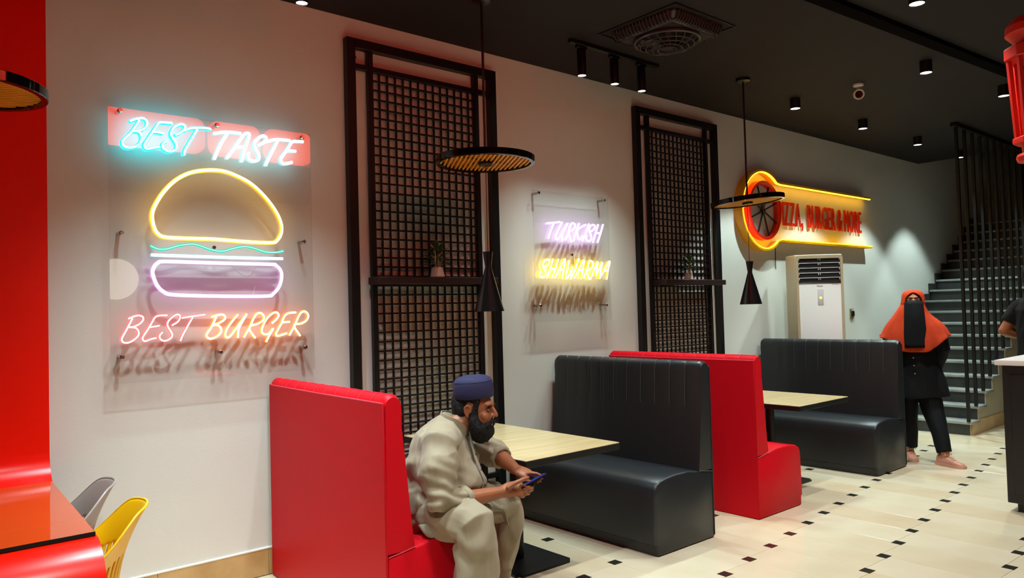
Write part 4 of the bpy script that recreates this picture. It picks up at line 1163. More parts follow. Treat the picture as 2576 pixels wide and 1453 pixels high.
man = thing('person', 'seated person in beige tunic and dark blue cap looking over a phone', 'person', (2.17, -1.27, 0.0))
MO = V((2.17, -1.27, 0.0))
def shift(me, o):
    for v in me.vertices: v.co -= o
    return me
TL = V((0.839, 0.545, 0)); TF = V((0.545, -0.839, 0))
Hc = V((2.302, -1.372, 1.036))
Hf = V((0.55, -0.83, -0.10)).normalized(); Hl = V((0.83, 0.55, 0)).normalized(); Hu = Hf.cross(Hl) * -1
if Hu.z < 0: Hu = -Hu
def hp(f, l, u): return Hc + Hf * f + Hl * l + Hu * u
bm = BM()
# skull, face
ell(bm, hp(-0.012, 0, 0.022), (Hf, Hl, Hu), (0.098, 0.077, 0.098))
ell(bm, hp(0.028, 0, -0.035), (Hf, Hl, Hu), (0.070, 0.063, 0.085))
ell(bm, hp(0.055, 0, -0.085), (Hf, Hl, Hu), (0.035, 0.036, 0.030))
ell(bm, hp(0.076, 0, 0.034), (Hf, Hl, Hu), (0.020, 0.052, 0.016))          # brow
for s in (-1, 1):
    ell(bm, hp(0.066, 0.038 * s, -0.022), (Hf, Hl, Hu), (0.024, 0.026, 0.024))   # cheeks
    # ear
    ec = hp(-0.006, 0.079 * s, 0.0)
    limb(bm, [ec + Hf * 0.012 - Hu * 0.004, ec + Hf * 0.008 + Hu * 0.022 + Hl * 0.004 * s, ec - Hf * 0.008 + Hu * 0.028 + Hl * 0.009 * s, ec - Hf * 0.020 + Hu * 0.014 + Hl * 0.010 * s, ec - Hf * 0.016 - Hu * 0.010 + Hl * 0.007 * s, ec - Hf * 0.002 - Hu * 0.030 + Hl * 0.002 * s], [0.005, 0.0055, 0.006, 0.006, 0.006, 0.0075], n=8)
    ell(bm, ec - Hf * 0.004, (Hf, Hl, Hu), (0.015, 0.006, 0.024))
limb(bm, [hp(0.088, 0, 0.022), hp(0.103, 0, 0.002), hp(0.113, 0, -0.016)], [0.009, 0.011, 0.0125], n=10)
for s in (-1, 1): ell(bm, hp(0.101, 0.011 * s, -0.02), (Hf, Hl, Hu), (0.011, 0.008, 0.008))
ell(bm, hp(0.092, 0, -0.056), (Hf, Hl, Hu), (0.010, 0.022, 0.006))
ell(bm, hp(0.089, 0, -0.068), (Hf, Hl, Hu), (0.010, 0.019, 0.007))
# neck and trunk
limb(bm, [hp(-0.02, 0, -0.04), V((2.235, -1.325, 0.96)), V((2.20, -1.29, 0.90))], [0.06, 0.064, 0.075])
limb(bm, [V((2.125, -1.235, 0.55)), V((2.165, -1.28, 0.68)), V((2.155, -1.26, 0.80)), V((2.18, -1.275, 0.89))], [(0.15, 0.16), (0.16, 0.16), (0.145, 0.165), (0.10, 0.15)], ref=TF)
# arms
shR, elR, cuR, wrR = V((2.045, -1.405, 0.885)), V((2.012, -1.487, 0.655)), V((2.09, -1.512, 0.634)), V((2.328, -1.538, 0.640))
shL, elL, cuL, wrL = V((2.340, -1.160, 0.890)), V((2.475, -1.300, 0.782)), V((2.478, -1.338, 0.770)), V((2.470, -1.478, 0.722))
limb(bm, [shR, elR], [0.062, 0.05]); limb(bm, [elR, cuR.lerp(wrR, 0.3), wrR], [0.046, 0.042, 0.0285])
limb(bm, [shL, elL], [0.062, 0.05]); limb(bm, [elL, cuL.lerp(wrL, 0.3), wrL], [0.047, 0.043, 0.0285])
# legs and feet
hR, kR, aR = V((2.06, -1.31, 0.55)), V((2.092, -1.625, 0.54)), V((2.085, -1.61, 0.09))
hL, kL, aL = V((2.20, -1.18, 0.54)), V((2.565, -1.325, 0.495)), V((2.485, -1.255, 0.09))
for h_, k_, a_, toe in ((hR, kR, aR, V((0.35, -0.93, 0))), (hL, kL, aL, V((0.9, -0.42, 0)))):
    limb(bm, [h_, k_], [0.085, 0.06]); limb(bm, [k_, k_.lerp(a_, 0.4), a_], [0.058, 0.05, 0.036])
    limb(bm, [a_ + V((0, 0, -0.045)) - toe * 0.04, a_ + V((0, 0, -0.055)) + toe * 0.12, a_ + V((0, 0, -0.062)) + toe * 0.19], [0.034, 0.032, 0.024])
# right hand (holds the phone from below)
def finger(pts, r0=0.0095, r1=0.0075):
    n_ = len(pts)
    limb(bm, pts, [r0 + (r1 - r0) * i / (n_ - 1) for i in range(n_)], n=9)
PR = V((2.393, -1.562, 0.652))
limb(bm, [wrR, V((2.36, -1.551, 0.648)), V((2.395, -1.566, 0.650)), V((2.42, -1.580, 0.648))], [(0.024, 0.030), (0.023, 0.037), (0.021, 0.041), (0.015, 0.038)], ref=V((0.35, -0.85, 0.4)))
finger([V((2.345, -1.572, 0.664)), V((2.375, -1.597, 0.688)), V((2.408, -1.612, 0.701)), V((2.437, -1.613, 0.704))], 0.0135, 0.0095)
finger([V((2.415, -1.592, 0.668)), V((2.442, -1.612, 0.656)), V((2.475, -1.602, 0.652)), V((2.492, -1.588, 0.655))], 0.0105, 0.0082)
finger([V((2.418, -1.585, 0.652)), V((2.447, -1.602, 0.636)), V((2.480, -1.592, 0.632)), V((2.500, -1.575, 0.638))], 0.0105, 0.0082)
finger([V((2.415, -1.572, 0.638)), V((2.442, -1.586, 0.618)), V((2.470, -1.578, 0.613)), V((2.488, -1.563, 0.620))], 0.0100, 0.0080)
finger([V((2.405, -1.562, 0.625)), V((2.425, -1.570, 0.605)), V((2.450, -1.564, 0.600)), V((2.465, -1.553, 0.606))], 0.0090, 0.0072)
# left hand (taps and steadies the far side)
limb(bm, [wrL, V((2.472, -1.510, 0.716)), V((2.482, -1.540, 0.708)), V((2.490, -1.557, 0.704))], [(0.023, 0.029), (0.021, 0.036), (0.019, 0.039), (0.014, 0.036)], ref=V((-0.3, -0.1, 0.95)))
finger([V((2.470, -1.552, 0.708)), V((2.482, -1.582, 0.716)), V((2.505, -1.602, 0.712)), V((2.518, -1.612, 0.702))], 0.0102, 0.0078)
finger([V((2.490, -1.560, 0.704)), V((2.512, -1.584, 0.708)), V((2.535, -1.594, 0.698)), V((2.542, -1.600, 0.682))], 0.0102, 0.0078)
finger([V((2.505, -1.553, 0.700)), V((2.532, -1.570, 0.698)), V((2.548, -1.577, 0.682)), V((2.545, -1.583, 0.664))], 0.0098, 0.0076)
finger([V((2.515, -1.540, 0.697)), V((2.540, -1.551, 0.690)), V((2.550, -1.560, 0.672)), V((2.542, -1.566, 0.656))], 0.0088, 0.0070)
finger([V((2.462, -1.520, 0.702)), V((2.458, -1.548, 0.688)), V((2.470, -1.570, 0.676)), V((2.482, -1.580, 0.672))], 0.0125, 0.0092)
body = remesh(bm, 0.0042, 4)
mesh_child('body', shift(body, MO), 'skin_man', man)

# tunic
bm = BM()
limb(bm, [V((2.11, -1.225, 0.50)), V((2.145, -1.265, 0.585)), V((2.175, -1.29, 0.69)), V((2.160, -1.27, 0.80)), V((2.175, -1.275, 0.885)), V((2.205, -1.295, 0.955)), V((2.222, -1.31, 0.988))],
     [(0.17, 0.19), (0.185, 0.195), (0.195, 0.195), (0.175, 0.20), (0.135, 0.185), (0.085, 0.105), (0.07, 0.078)], ref=TF, n=28, cap1=False)
limb(bm, [V((2.19, -1.285, 0.93)), shR + V((0.01, 0.005, 0.0)), V((2.022, -1.442, 0.775)), elR + V((-0.006, 0.0, -0.004)), cuR + V((0.025, 0.0, 0))], [(0.075, 0.085), (0.092, 0.092), (0.094, 0.094), (0.076, 0.078), (0.064, 0.066)], n=20, cap1=False)
limb(bm, [V((2.21, -1.285, 0.93)), shL, V((2.42, -1.235, 0.830)), elL + V((0.002, 0.004, 0)), cuL + V((0.0, -0.008, 0))], [(0.075, 0.085), (0.092, 0.092), (0.084, 0.084), (0.070, 0.070), (0.060, 0.060)], n=20, cap1=False)
# skirt of the tunic over the lap and onto the seat
limb(bm, [V((2.12, -1.24, 0.52)), V((2.22, -1.36, 0.575)), V((2.31, -1.43, 0.565))], [(0.10, 0.19), (0.085, 0.17), (0.05, 0.13)], ref=V((0, 0, 1)), n=22)
limb(bm, [V((2.30, -1.40, 0.57)), V((2.40, -1.44, 0.535)), V((2.425, -1.455, 0.455))], [(0.03, 0.10), (0.026, 0.085), (0.016, 0.06)], ref=V((0, 0, 1)), n=18)
limb(bm, [V((2.06, -1.30, 0.52)), V((2.03, -1.42, 0.515)), V((2.02, -1.46, 0.49))], [(0.05, 0.09), (0.04, 0.09), (0.022, 0.075)], ref=V((0, 0, 1)), n=18)
def man_wr(p):
    # diagonal pull folds on the trunk, cross folds on the sleeves
    a = fold(0.013, 9, 9, 5, 3.0)(p)
    q = p.x * 6 + p.z * 14 + p.y * 3
    b_ = 0.0055 * math.sin(q * 2.1 + 3 * noise.noise(p * 5))
    near_elbow = math.exp(-((p - elR).length / 0.14) ** 2) + math.exp(-((p - elL).length / 0.14) ** 2)
    c_ = 0.007 * near_elbow * math.sin(p.z * 95 + p.x * 60 + 4 * noise.noise(p * 9))
    return a + b_ + c_
tun = remesh(bm, 0.0062, 5, 0.5, man_wr)
mesh_child('tunic', shift(tun, MO), 'shalwar', man)
# rolled cuffs
for c0, c1, r_ in ((cuR + V((0.012, 0, 0)), cuR + V((0.05, 0.004, 0.0)), 0.064), (cuL + V((0.0, 0.004, 0.0)), cuL + V((-0.002, -0.034, -0.012)), 0.058)):
    bm = BM()
    d_ = (c1 - c0).normalized()
    u_ = d_.orthogonal().normalized(); v_ = d_.cross(u_)
    prof = [(r_ - 0.010, 0.0), (r_ + 0.002, 0.0), (r_ + 0.006, 0.012), (r_ + 0.002, 0.030), (r_ - 0.004, 0.036), (r_ - 0.012, 0.034)]
    loft(bm, [[c0 - MO + d_ * z_ + (u_ * math.cos(2 * math.pi * i / 32) + v_ * math.sin(2 * math.pi * i / 32)) * (rr + 0.002 * math.sin(5 * i)) for rr, z_ in prof] for i in range(32)], wrap=True, cap=False)
    obj('cuff', bm, 'shalwar', man, 60)
# collar, placket, buttons, pocket
bm = BM()
cb = V((2.222, -1.312, 0.985)) - MO
ax_n = V((0.20, -0.22, 0.9)).normalized(); uu = (TF - ax_n * TF.dot(ax_n)).normalized(); vv_ = ax_n.cross(uu)
rs = []
for i in range(40):
    a = 2 * math.pi * i / 40
    dd = uu * math.cos(a) * 0.082 + vv_ * math.sin(a) * 0.077
    dip = -0.030 * max(0, math.cos(a)) ** 3
    rs.append([cb + dd * 1.0 + ax_n * (-0.03 + dip), cb + dd * 1.05 + ax_n * (-0.03 + dip), cb + dd * 1.03 + ax_n * (0.022 + dip * 1.3), cb + dd * 0.97 + ax_n * (0.022 + dip * 1.3)])
loft(bm, rs, wrap=True, cap=False)
obj('collar', bm, 'shalwar', man, 60)
def front(z, l=0.0):
    """a point on the tunic front by height"""
    tab = [(0.60, V((2.155, -1.275, 0)), 0.192), (0.69, V((2.175, -1.29, 0)), 0.200), (0.80, V((2.160, -1.27, 0)), 0.180), (0.885, V((2.175, -1.275, 0)), 0.142), (0.95, V((2.205, -1.295, 0)), 0.095)]
    for (z0, c0, r0), (z1, c1, r1) in zip(tab, tab[1:]):
        if z <= z1 or z1 == 0.95:
            k = min(1, max(0, (z - z0) / (z1 - z0)))
            c_ = c0.lerp(c1, k); r_ = r0 + (r1 - r0) * k
            dirv = (TF + TL * l).normalized()
            return V((c_.x, c_.y, z)) + dirv * r_ - MO
bm = BM(); pl = [front(0.93 - 0.30 * i / 14) + TF * 0.004 for i in range(15)]
tube(bm, pl, [(0.0045, 0.015)] * 15, 8, ref=TF); obj('placket', bm, 'shalwar', man, 60)
for i in range(4):
    p = front(0.895 - 0.075 * i) + TF * 0.009
    bm = BM(); ell(bm, p, (TF, TL, V((0, 0, 1))), (0.003, 0.006, 0.006), 12, 8); obj('button', bm, 'button_dark', man)
# trousers
bm = BM()
limb(bm, [V((2.13, -1.20, 0.525)), V((2.10, -1.30, 0.53)), hR + V((0.01, -0.06, 0.0)), V((2.085, -1.50, 0.555)), kR + V((0, 0.0, -0.004)), V((2.098, -1.628, 0.45)), V((2.092, -1.622, 0.32)), V((2.09, -1.618, 0.2)), V((2.088, -1.615, 0.10))],
     [(0.10, 0.10), (0.115, 0.12), (0.122, 0.122), (0.115, 0.118), (0.100, 0.104), (0.100, 0.106), (0.098, 0.106), (0.092, 0.1), (0.084, 0.092)], n=22)
limb(bm, [V((2.13, -1.20, 0.52)), hL, V((2.38, -1.26, 0.54)), kL, V((2.56, -1.315, 0.41)), V((2.535, -1.295, 0.28)), V((2.50, -1.265, 0.12))],
     [(0.11, 0.11), (0.12, 0.12), (0.112, 0.115), (0.090, 0.094), (0.082, 0.088), (0.076, 0.082), (0.066, 0.072)], n=22)
def trou_wr(p):
    a = fold(0.015, 7, 7, 4, 11.0)(p)
    b_ = 0.006 * math.sin((p.x * 5 - p.z * 8 + p.y * 9) * 4.2 + 4 * noise.noise(p * 4))
    return a + b_
tr = remesh(bm, 0.0065, 5, 0.5, trou_wr)
mesh_child('trousers', shift(tr, MO), 'shalwar', man)
for a_, toe in ((aR, V((0.35, -0.93, 0))), (aL, V((0.9, -0.42, 0)))):
    bm = BM(); pts = [a_ - toe * 0.06, a_ + toe * 0.06, a_ + toe * 0.21]
    side = V((-toe.y, toe.x, 0))
    loft(bm, [[V((p.x, p.y, 0)) - MO + side * (w_ * s_) + V((0, 0, z_)) for s_, z_ in ((-1, 0.003), (1, 0.003), (1, 0.024), (-1, 0.024))] for p, w_ in zip(pts, (0.034, 0.042, 0.036))])
    obj('sandal', bm, 'hair_black', man)
# cap
ca = V((-0.06, 0.02, 1)).normalized(); cx_ = (Hf - ca * Hf.dot(ca)).normalized(); cy_ = ca.cross(cx_)
bm = BM()
cc = hp(-0.010, 0, 0.0) - MO + V((0.004, -0.004, 0.062))
rs = []
for r_, z_ in ((0.0965, -0.004), (0.1005, 0.0), (0.1035, 0.025), (0.1020, 0.058), (0.098, 0.078), (0.090, 0.091), (0.072, 0.101), (0.04, 0.108), (0.002, 0.110)):
    rs.append([cc + cx_ * (r_ * 1.02 * math.cos(2 * math.pi * i / 44)) + cy_ * (r_ * 0.93 * math.sin(2 * math.pi * i / 44)) + ca * (z_ + 0.003 * math.sin(3 * 2 * math.pi * i / 44) * (1 if z_ > 0.05 else 0)) for i in range(44)])
loft(bm, rs); cap_o = obj('cap', bm, 'cap_blue', man, 60)
bm = BM(); tube(bm, [cc + cx_ * (0.098 * 1.02 * math.cos(2 * math.pi * i / 44)) + cy_ * (0.098 * 0.93 * math.sin(2 * math.pi * i / 44)) + ca * 0.0795 for i in range(44)], 0.0012, 5, closed=True); obj('cap_seam', bm, 'cap_blue', cap_o)
# hair
bm = BM()
ell(bm, hp(-0.042, 0, 0.012), (Hf, Hl, Hu), (0.080, 0.081, 0.070))
ell(bm, hp(-0.068, 0, -0.012), (Hf, Hl, Hu), (0.052, 0.066, 0.062))
ell(bm, hp(-0.090, 0, 0.03), (Hf, Hl, Hu), (0.038, 0.055, 0.045))
for s in (-1, 1):
    limb(bm, [hp(0.03, 0.064 * s, 0.06), hp(0.028, 0.067 * s, 0.02), hp(0.026, 0.064 * s, -0.02)], [0.017, 0.014, 0.013], n=10)
    ell(bm, hp(-0.01, 0.064 * s, 0.058), (Hf, Hl, Hu), (0.055, 0.018, 0.028))
    ell(bm, hp(-0.050, 0.060 * s, 0.0), (Hf, Hl, Hu), (0.024, 0.020, 0.045))
hair = remesh(bm, 0.0045, 3, 0.5, fold(0.004, 40, 40, 25, 2, False))
mesh_child('hair', shift(hair, MO), 'hair_black', man)
# beard and moustache
bm = BM()
for s in (-1, 1):
    limb(bm, [hp(0.024, 0.066 * s, 0.035), hp(0.022, 0.066 * s, -0.01), hp(0.02, 0.066 * s, -0.045), hp(0.035, 0.056 * s, -0.085), hp(0.052, 0.024 * s, -0.105)], [0.012, 0.018, 0.030, 0.042, 0.046], n=14)
    limb(bm, [hp(0.105, 0.002 * s, -0.043), hp(0.099, 0.024 * s, -0.050), hp(0.082, 0.040 * s, -0.072)], [0.0095, 0.011, 0.014], n=10)
ell(bm, hp(0.058, 0, -0.105), (Hf, Hl, Hu), (0.052, 0.060, 0.042))
ell(bm, hp(0.050, 0, -0.130), (Hf, Hl, Hu), (0.046, 0.054, 0.034))
ell(bm, hp(0.042, 0, -0.148), (Hf, Hl, Hu), (0.030, 0.036, 0.022))
ell(bm, hp(0.078, 0, -0.086), (Hf, Hl, Hu), (0.026, 0.042, 0.022))
ell(bm, hp(0.028, 0, -0.112), (Hf, Hl, Hu), (0.052, 0.064, 0.050))
beard = remesh(bm, 0.004, 3, 0.5, fold(0.0045, 60, 60, 22, 5, False))
mesh_child('beard', shift(beard, MO), 'hair_black', man)
for s in (-1, 1):
    ec = hp(0.0835, 0.031 * s, 0.011) - MO
    bm = BM(); ell(bm, ec, (Hf, Hl, Hu), (0.007, 0.0115, 0.0055), 14, 10); e_ = obj('eye', bm, 'eye_white', man)
    bm = BM(); ell(bm, ec + Hf * 0.0052 + Hl * 0.002, (Hf, Hl, Hu), (0.0034, 0.0058, 0.0050), 12, 8); obj('iris', bm, 'eye_dark', e_)
    bm = BM(); limb(bm, [ec + Hf * 0.006 - Hl * 0.016 * s + Hu * 0.016, ec + Hf * 0.012 + Hu * 0.021 - Hl * 0.002 * s, ec + Hf * 0.003 + Hl * 0.02 * s + Hu * 0.015], [(0.004, 0.005), (0.004, 0.0055), (0.003, 0.004)], n=8); obj('eyebrow', bm, 'hair_black', man)
    bm = BM(); limb(bm, [ec + Hf * 0.004 - Hl * 0.013 * s + Hu * 0.004, ec + Hf * 0.0075 + Hu * 0.0075, ec + Hf * 0.003 + Hl * 0.014 * s + Hu * 0.003], [0.0030, 0.0040, 0.0028], n=6); obj('upper_eyelid', bm, 'skin_man', man)

# phone in the hands
ph = thing('phone', 'slim phone with a lit blue screen held in both hands', 'phone', (2.484, -1.598, 0.679))
pd = (V((2.542, -1.628, 0.707)) - V((2.426, -1.572, 0.650))).normalized()
pn = V((-0.66, 0.50, 0.56)); pn = (pn - pd * pn.dot(pd)).normalized(); ps = pn.cross(pd)
def slab(bm, l, w, z0, z1, r_=0.008, off=0):
    rs = []
    for z in (z0, z1):
        rs.append([pd * p.x + ps * p.z + pn * z for p in rrect(-l + off, l + off, -w, w, r_, 0, 4)])
    loft(bm, rs)
bm = BM(); slab(bm, 0.073, 0.036, -0.0045, 0.0035); obj('case', bm, 'phone_black', ph, 30)
bm = BM(); slab(bm, 0.069, 0.033, 0.0035, 0.0042, 0.006); obj('screen', bm, 'phone_screen', ph, 30)
# small dark item lying on the table
t = thing('key_fob', 'small flat black item lying on the table beside the arm', 'key fob', (2.74, -0.93, 0.7505), R(25))
bm = BM(); box(bm, -0.05, 0.05, -0.02, 0.02, 0.0, 0.008, 0.003, 2); obj('case', bm, 'black_satin', t)
bm = BM(); tube(bm, [(0.05 + 0.012 * math.cos(a * 0.63), 0.012 * math.sin(a * 0.63), 0.004) for a in range(10)], 0.0015, 5, closed=True); obj('ring', bm, 'steel', t)

# ------------------------------------------------------------------ standing person in the orange head covering
wom = thing('person', 'standing person in orange head covering, black face veil and black outfit', 'person', (7.57, -1.42, 0), R(-66))
X_, Y_, Z_ = AX
bm = BM()                       # local: faces -y, her left is +x
ell(bm, (0, 0.0, 1.525), AX, (0.070, 0.090, 0.085)); ell(bm, (0, -0.035, 1.475), AX, (0.058, 0.06, 0.075))
limb(bm, [(0, -0.088, 1.53), (0, -0.102, 1.505)], [0.008, 0.012], n=8)
ell(bm, (0, -0.078, 1.553), AX, (0.045, 0.014, 0.012))
limb(bm, [(0, 0.01, 1.45), (0, 0.015, 1.36)], [0.05, 0.055])
limb(bm, [(0, 0.01, 0.92), (0, 0.0, 1.1), (0, 0.01, 1.3)], [(0.11, 0.15), (0.10, 0.135), (0.085, 0.16)], ref=(0, 1, 0))
for s in (-1, 1):
    limb(bm, [(0.16 * s, 0.015, 1.32), (0.22 * s, 0.05, 1.06), (0.13 * s, 0.09, 0.93)], [0.045, 0.04, 0.03])
    limb(bm, [(0.13 * s, 0.09, 0.93), (0.09 * s, 0.10, 0.90)], [0.03, 0.025])
    for k in range(4):
        limb(bm, [(0.10 * s, 0.085 + 0.012 * k, 0.905), (0.04 * s, 0.09 + 0.01 * k, 0.89 - 0.006 * k)], [0.009, 0.0075], n=8)
    limb(bm, [(0.12 * s, 0.08, 0.92), (0.08 * s, 0.08, 0.87)], [0.011, 0.009], n=8)
fl, fr_ = V((0.20, -0.20, 0.06)), V((-0.075, 0.05, 0.06))
limb(bm, [(0.09, 0.0, 0.92), (0.15, -0.06, 0.50), fl + V((0, 0, 0.04))], [0.085, 0.055, 0.036])
limb(bm, [(-0.08, 0.0, 0.92), (-0.08, 0.02, 0.50), fr_ + V((0, 0, 0.04))], [0.085, 0.055, 0.036])
body = remesh(bm, 0.006, 4)
mesh_child('body', body, 'skin_woman', wom)
for s in (-1, 1):
    ec = V((0.029 * s, -0.083, 1.532))
    bm = BM(); ell(bm, ec, AX, (0.012, 0.007, 0.0065), 12, 8); e_ = obj('eye', bm, 'eye_white', wom)
    bm = BM(); ell(bm, ec + V((0, -0.004, 0)), AX, (0.0058, 0.0042, 0.0058), 10, 8); obj('iris', bm, 'eye_dark', e_)
    bm = BM(); limb(bm, [ec + V((-0.018 * s, -0.006, 0.014)), ec + V((0, -0.01, 0.02)), ec + V((0.02 * s, -0.002, 0.013))], [0.0035, 0.0045, 0.003], n=6); obj('eyebrow', bm, 'hair_black', wom)
# head covering: hood with a face opening, widening into a shoulder cape
bm = BM()
NR = 64
rs = []
secs = [(1.628, 0.012, 0.012, 0.015), (1.624, 0.05, 0.056, 0.015), (1.612, 0.074, 0.084, 0.013), (1.598, 0.086, 0.098, 0.012), (1.583, 0.093, 0.105, 0.011), (1.568, 0.097, 0.109, 0.01), (1.553, 0.099, 0.111, 0.01), (1.538, 0.100, 0.112, 0.01), (1.523, 0.1005, 0.113, 0.01), (1.508, 0.101, 0.114, 0.01), (1.493, 0.1015, 0.115, 0.01), (1.465, 0.104, 0.118, 0.01), (1.41, 0.124, 0.123, 0.012),
        (1.36, 0.175, 0.138, 0.015), (1.31, 0.235, 0.150, 0.012), (1.25, 0.272, 0.165, 0.008), (1.19, 0.290, 0.176, 0.004), (1.13, 0.300, 0.184, 0.0), (1.07, 0.304, 0.190, 0.0)]
for z, rx, ry, oy in secs:
    row = []
    hw = 0.0
    if 1.488 < z < 1.600:
        hw = R(47) if z < 1.525 else R(47) * math.sqrt(max(0.02, 1 - ((z - 1.525) / 0.074) ** 2))
    for i in range(NR + 1):
        a = hw + (2 * math.pi - 2 * hw) * i / NR - math.pi / 2     # the row starts and ends at the face opening
        c_, s_ = math.cos(a), math.sin(a)
        k = max(0, (1.40 - z) / 0.33)
        wv = 1 + 0.045 * k * math.sin(9 * a + 1.3) + 0.03 * k * math.sin(16 * a + z * 9) + 0.05 * k * noise.noise(V((c_ * 4, s_ * 4, z * 7)))
        if c_ < 0:
            wv += 0.30 * abs(c_) * math.exp(-((z - 1.425) / 0.065) ** 2)
        zz = z
        if z < 1.2:       # pointed hem: longer in front, lifted over the arms
            zz = z + (1.2 - z) * (0.95 * abs(c_) ** 2.0) + 0.010 * math.sin(7 * a) * (1.2 - z) / 0.13 - (0.045 * max(0, -s_) ** 4) * (1.2 - z) / 0.13
        row.append(V((rx * c_ * wv, oy + ry * s_ * wv, zz)))
    rs.append(row)
vs = [[bm.verts.new(p) for p in r_] for r_ in rs]
bm.faces.new(vs[0][:NR])
for i in range(len(vs) - 1):
    for j in range(NR):
        bm.faces.new((vs[i][j], vs[i][j + 1], vs[i + 1][j + 1], vs[i + 1][j]))
bmesh.ops.remove_doubles(bm, verts=bm.verts, dist=0.0004)
hj = obj('head_covering', bm, 'hijab', wom, 70)
sd = hj.modifiers.new('thick', 'SOLIDIFY'); sd.thickness = 0.008; sd.offset = -1
sb = hj.modifiers.new('sub', 'SUBSURF'); sb.levels = 1; sb.render_levels = 2
bm = BM()                        # turned-back edge framing the face
tube(bm, catmull([(-0.070, -0.075, 1.50), (-0.071, -0.078, 1.53), (-0.058, -0.089, 1.565), (-0.025, -0.098, 1.594), (0.0, -0.099, 1.600), (0.025, -0.098, 1.594), (0.058, -0.089, 1.565), (0.071, -0.078, 1.53), (0.070, -0.075, 1.50)], 5), 0.0045, 6)
obj('hem_edge', bm, 'hijab', wom, 60)
# face veil
bm = BM()
rs = []
for k in range(15):
    f_ = k / 14
    z = 1.515 - 0.435 * f_
    w = 0.078 + 0.016 * min(1, f_ * 1.4)
    yo = -0.116 - 0.03 * math.sin(min(1, f_ * 2.2) * 1.57) - 0.055 * f_
    rs.append([V((w * (2 * i / 12 - 1), yo + 0.055 * (2 * i / 12 - 1) ** 2 * (1 - 0.6 * f_) + 0.004 * math.sin(i * 1.9 + f_ * 5) * f_, z + (0.010 * (1 - (2 * i / 12 - 1) ** 2) if k == 0 else 0))) for i in range(13)])
loft(bm, rs, cap=False, closed=False)
vl = obj('face_veil', bm, 'veil', wom, 60, False)
sd = vl.modifiers.new('thick', 'SOLIDIFY'); sd.thickness = 0.003
# tunic
bm = BM()
limb(bm, [(0, 0.015, 1.36), (0, 0.01, 1.25), (0.0, 0.0, 1.08), (0.01, 0.0, 0.92), (0.025, -0.005, 0.75), (0.035, -0.01, 0.60)], [(0.06, 0.11), (0.115, 0.175), (0.13, 0.17), (0.145, 0.19), (0.15, 0.222), (0.155, 0.245)], ref=(0, 1, 0), n=28, cap1=False)
for s in (-1, 1):
    limb(bm, [(0.13 * s, 0.015, 1.33), (0.20 * s, 0.025, 1.22), (0.235 * s, 0.05, 1.06), (0.17 * s, 0.13, 0.86)], [0.06, 0.068, 0.066, 0.055])
ab = remesh(bm, 0.008, 4, 0.5, fold(0.009, 8, 8, 2.5, 4))
mesh_child('tunic', ab, 'abaya', wom)
bm = BM()
limb(bm, [(0.07, 0.0, 0.85), (0.12, -0.05, 0.50), (0.165, -0.13, 0.30), (0.195, -0.185, 0.115)], [0.115, 0.096, 0.074, 0.066], cap1=False)
limb(bm, [(-0.07, 0.0, 0.85), (-0.075, 0.02, 0.50), (-0.075, 0.04, 0.115)], [0.10, 0.08, 0.066], cap1=False)
trw = remesh(bm, 0.008, 4, 0.5, fold(0.007, 9, 9, 4, 9))
mesh_child('trousers', trw, 'abaya', wom)
for i, (bx_, bz_) in enumerate(((-0.025, 0.985), (-0.022, 0.915), (-0.018, 0.84))):
    bm = BM(); ell(bm, (bx_, -0.162 - 0.006 * i, bz_), AX, (0.008, 0.004, 0.008), 12, 8); obj('button', bm, 'steel', wom)
def shoe(p, ang_):
    d_ = V((math.sin(ang_), -math.cos(ang_), 0)); s_ = V((-d_.y, d_.x, 0))
    bm = BM()
    rows = []
    for f_, w, h, z0 in ((-0.085, 0.020, 0.055, 0.02), (-0.07, 0.034, 0.095, 0.02), (-0.02, 0.038, 0.11, 0.02), (0.04, 0.040, 0.080, 0.02), (0.10, 0.044, 0.058, 0.02), (0.15, 0.040, 0.045, 0.02), (0.18, 0.022, 0.032, 0.02)):
        c_ = V((p.x, p.y, 0)) + d_ * f_
        rows.append([c_ + s_ * (w * x_) + V((0, 0, z0 + (h - 0.02) * y_)) for x_, y_ in ((-0.95, 0), (0.95, 0), (1, 0.35), (0.75, 0.8), (0.3, 1), (-0.3, 1), (-0.75, 0.8), (-1, 0.35))])
    loft(bm, rows)
    sh = obj('shoe', bm, 'shoe_pink', wom, 70)
    bm = BM()
    rows = []
    for f_, w in ((-0.09, 0.024), (-0.07, 0.038), (0.0, 0.042), (0.10, 0.048), (0.15, 0.043), (0.187, 0.024)):
        c_ = V((p.x, p.y, 0)) + d_ * f_
        rows.append([c_ + s_ * (w * x_) + V((0, 0, z_)) for x_, z_ in ((-1, 0.001), (1, 0.001), (1, 0.024), (-1, 0.024))])
    loft(bm, rows); obj('sole', bm, 'shoe_sole', sh, 30)
    bm = BM()
    for k in range(4):
        c_ = V((p.x, p.y, 0)) + d_ * (0.02 + 0.022 * k)
        tube(bm, [c_ - s_ * 0.022 + V((0, 0, 0.088 - 0.008 * k)), c_ + d_ * 0.006 + V((0, 0, 0.099 - 0.010 * k)), c_ + s_ * 0.022 + V((0, 0, 0.088 - 0.008 * k))], 0.0028, 5)
    for s in (-1, 1):
        c_ = V((p.x, p.y, 0)) + d_ * 0.02
        tube(bm, catmull([c_ + V((0, 0, 0.10)), c_ + s_ * 0.03 * s + V((0, 0, 0.118)), c_ + s_ * 0.045 * s + d_ * 0.01 + V((0, 0, 0.10)), c_ + s_ * 0.02 * s + V((0, 0, 0.10))], 5), 0.0024, 5)
    obj('laces', bm, 'shoe_sole', sh)
shoe(V((0.20, -0.20, 0)), R(50))
shoe(V((-0.075, 0.05, 0)), R(8))

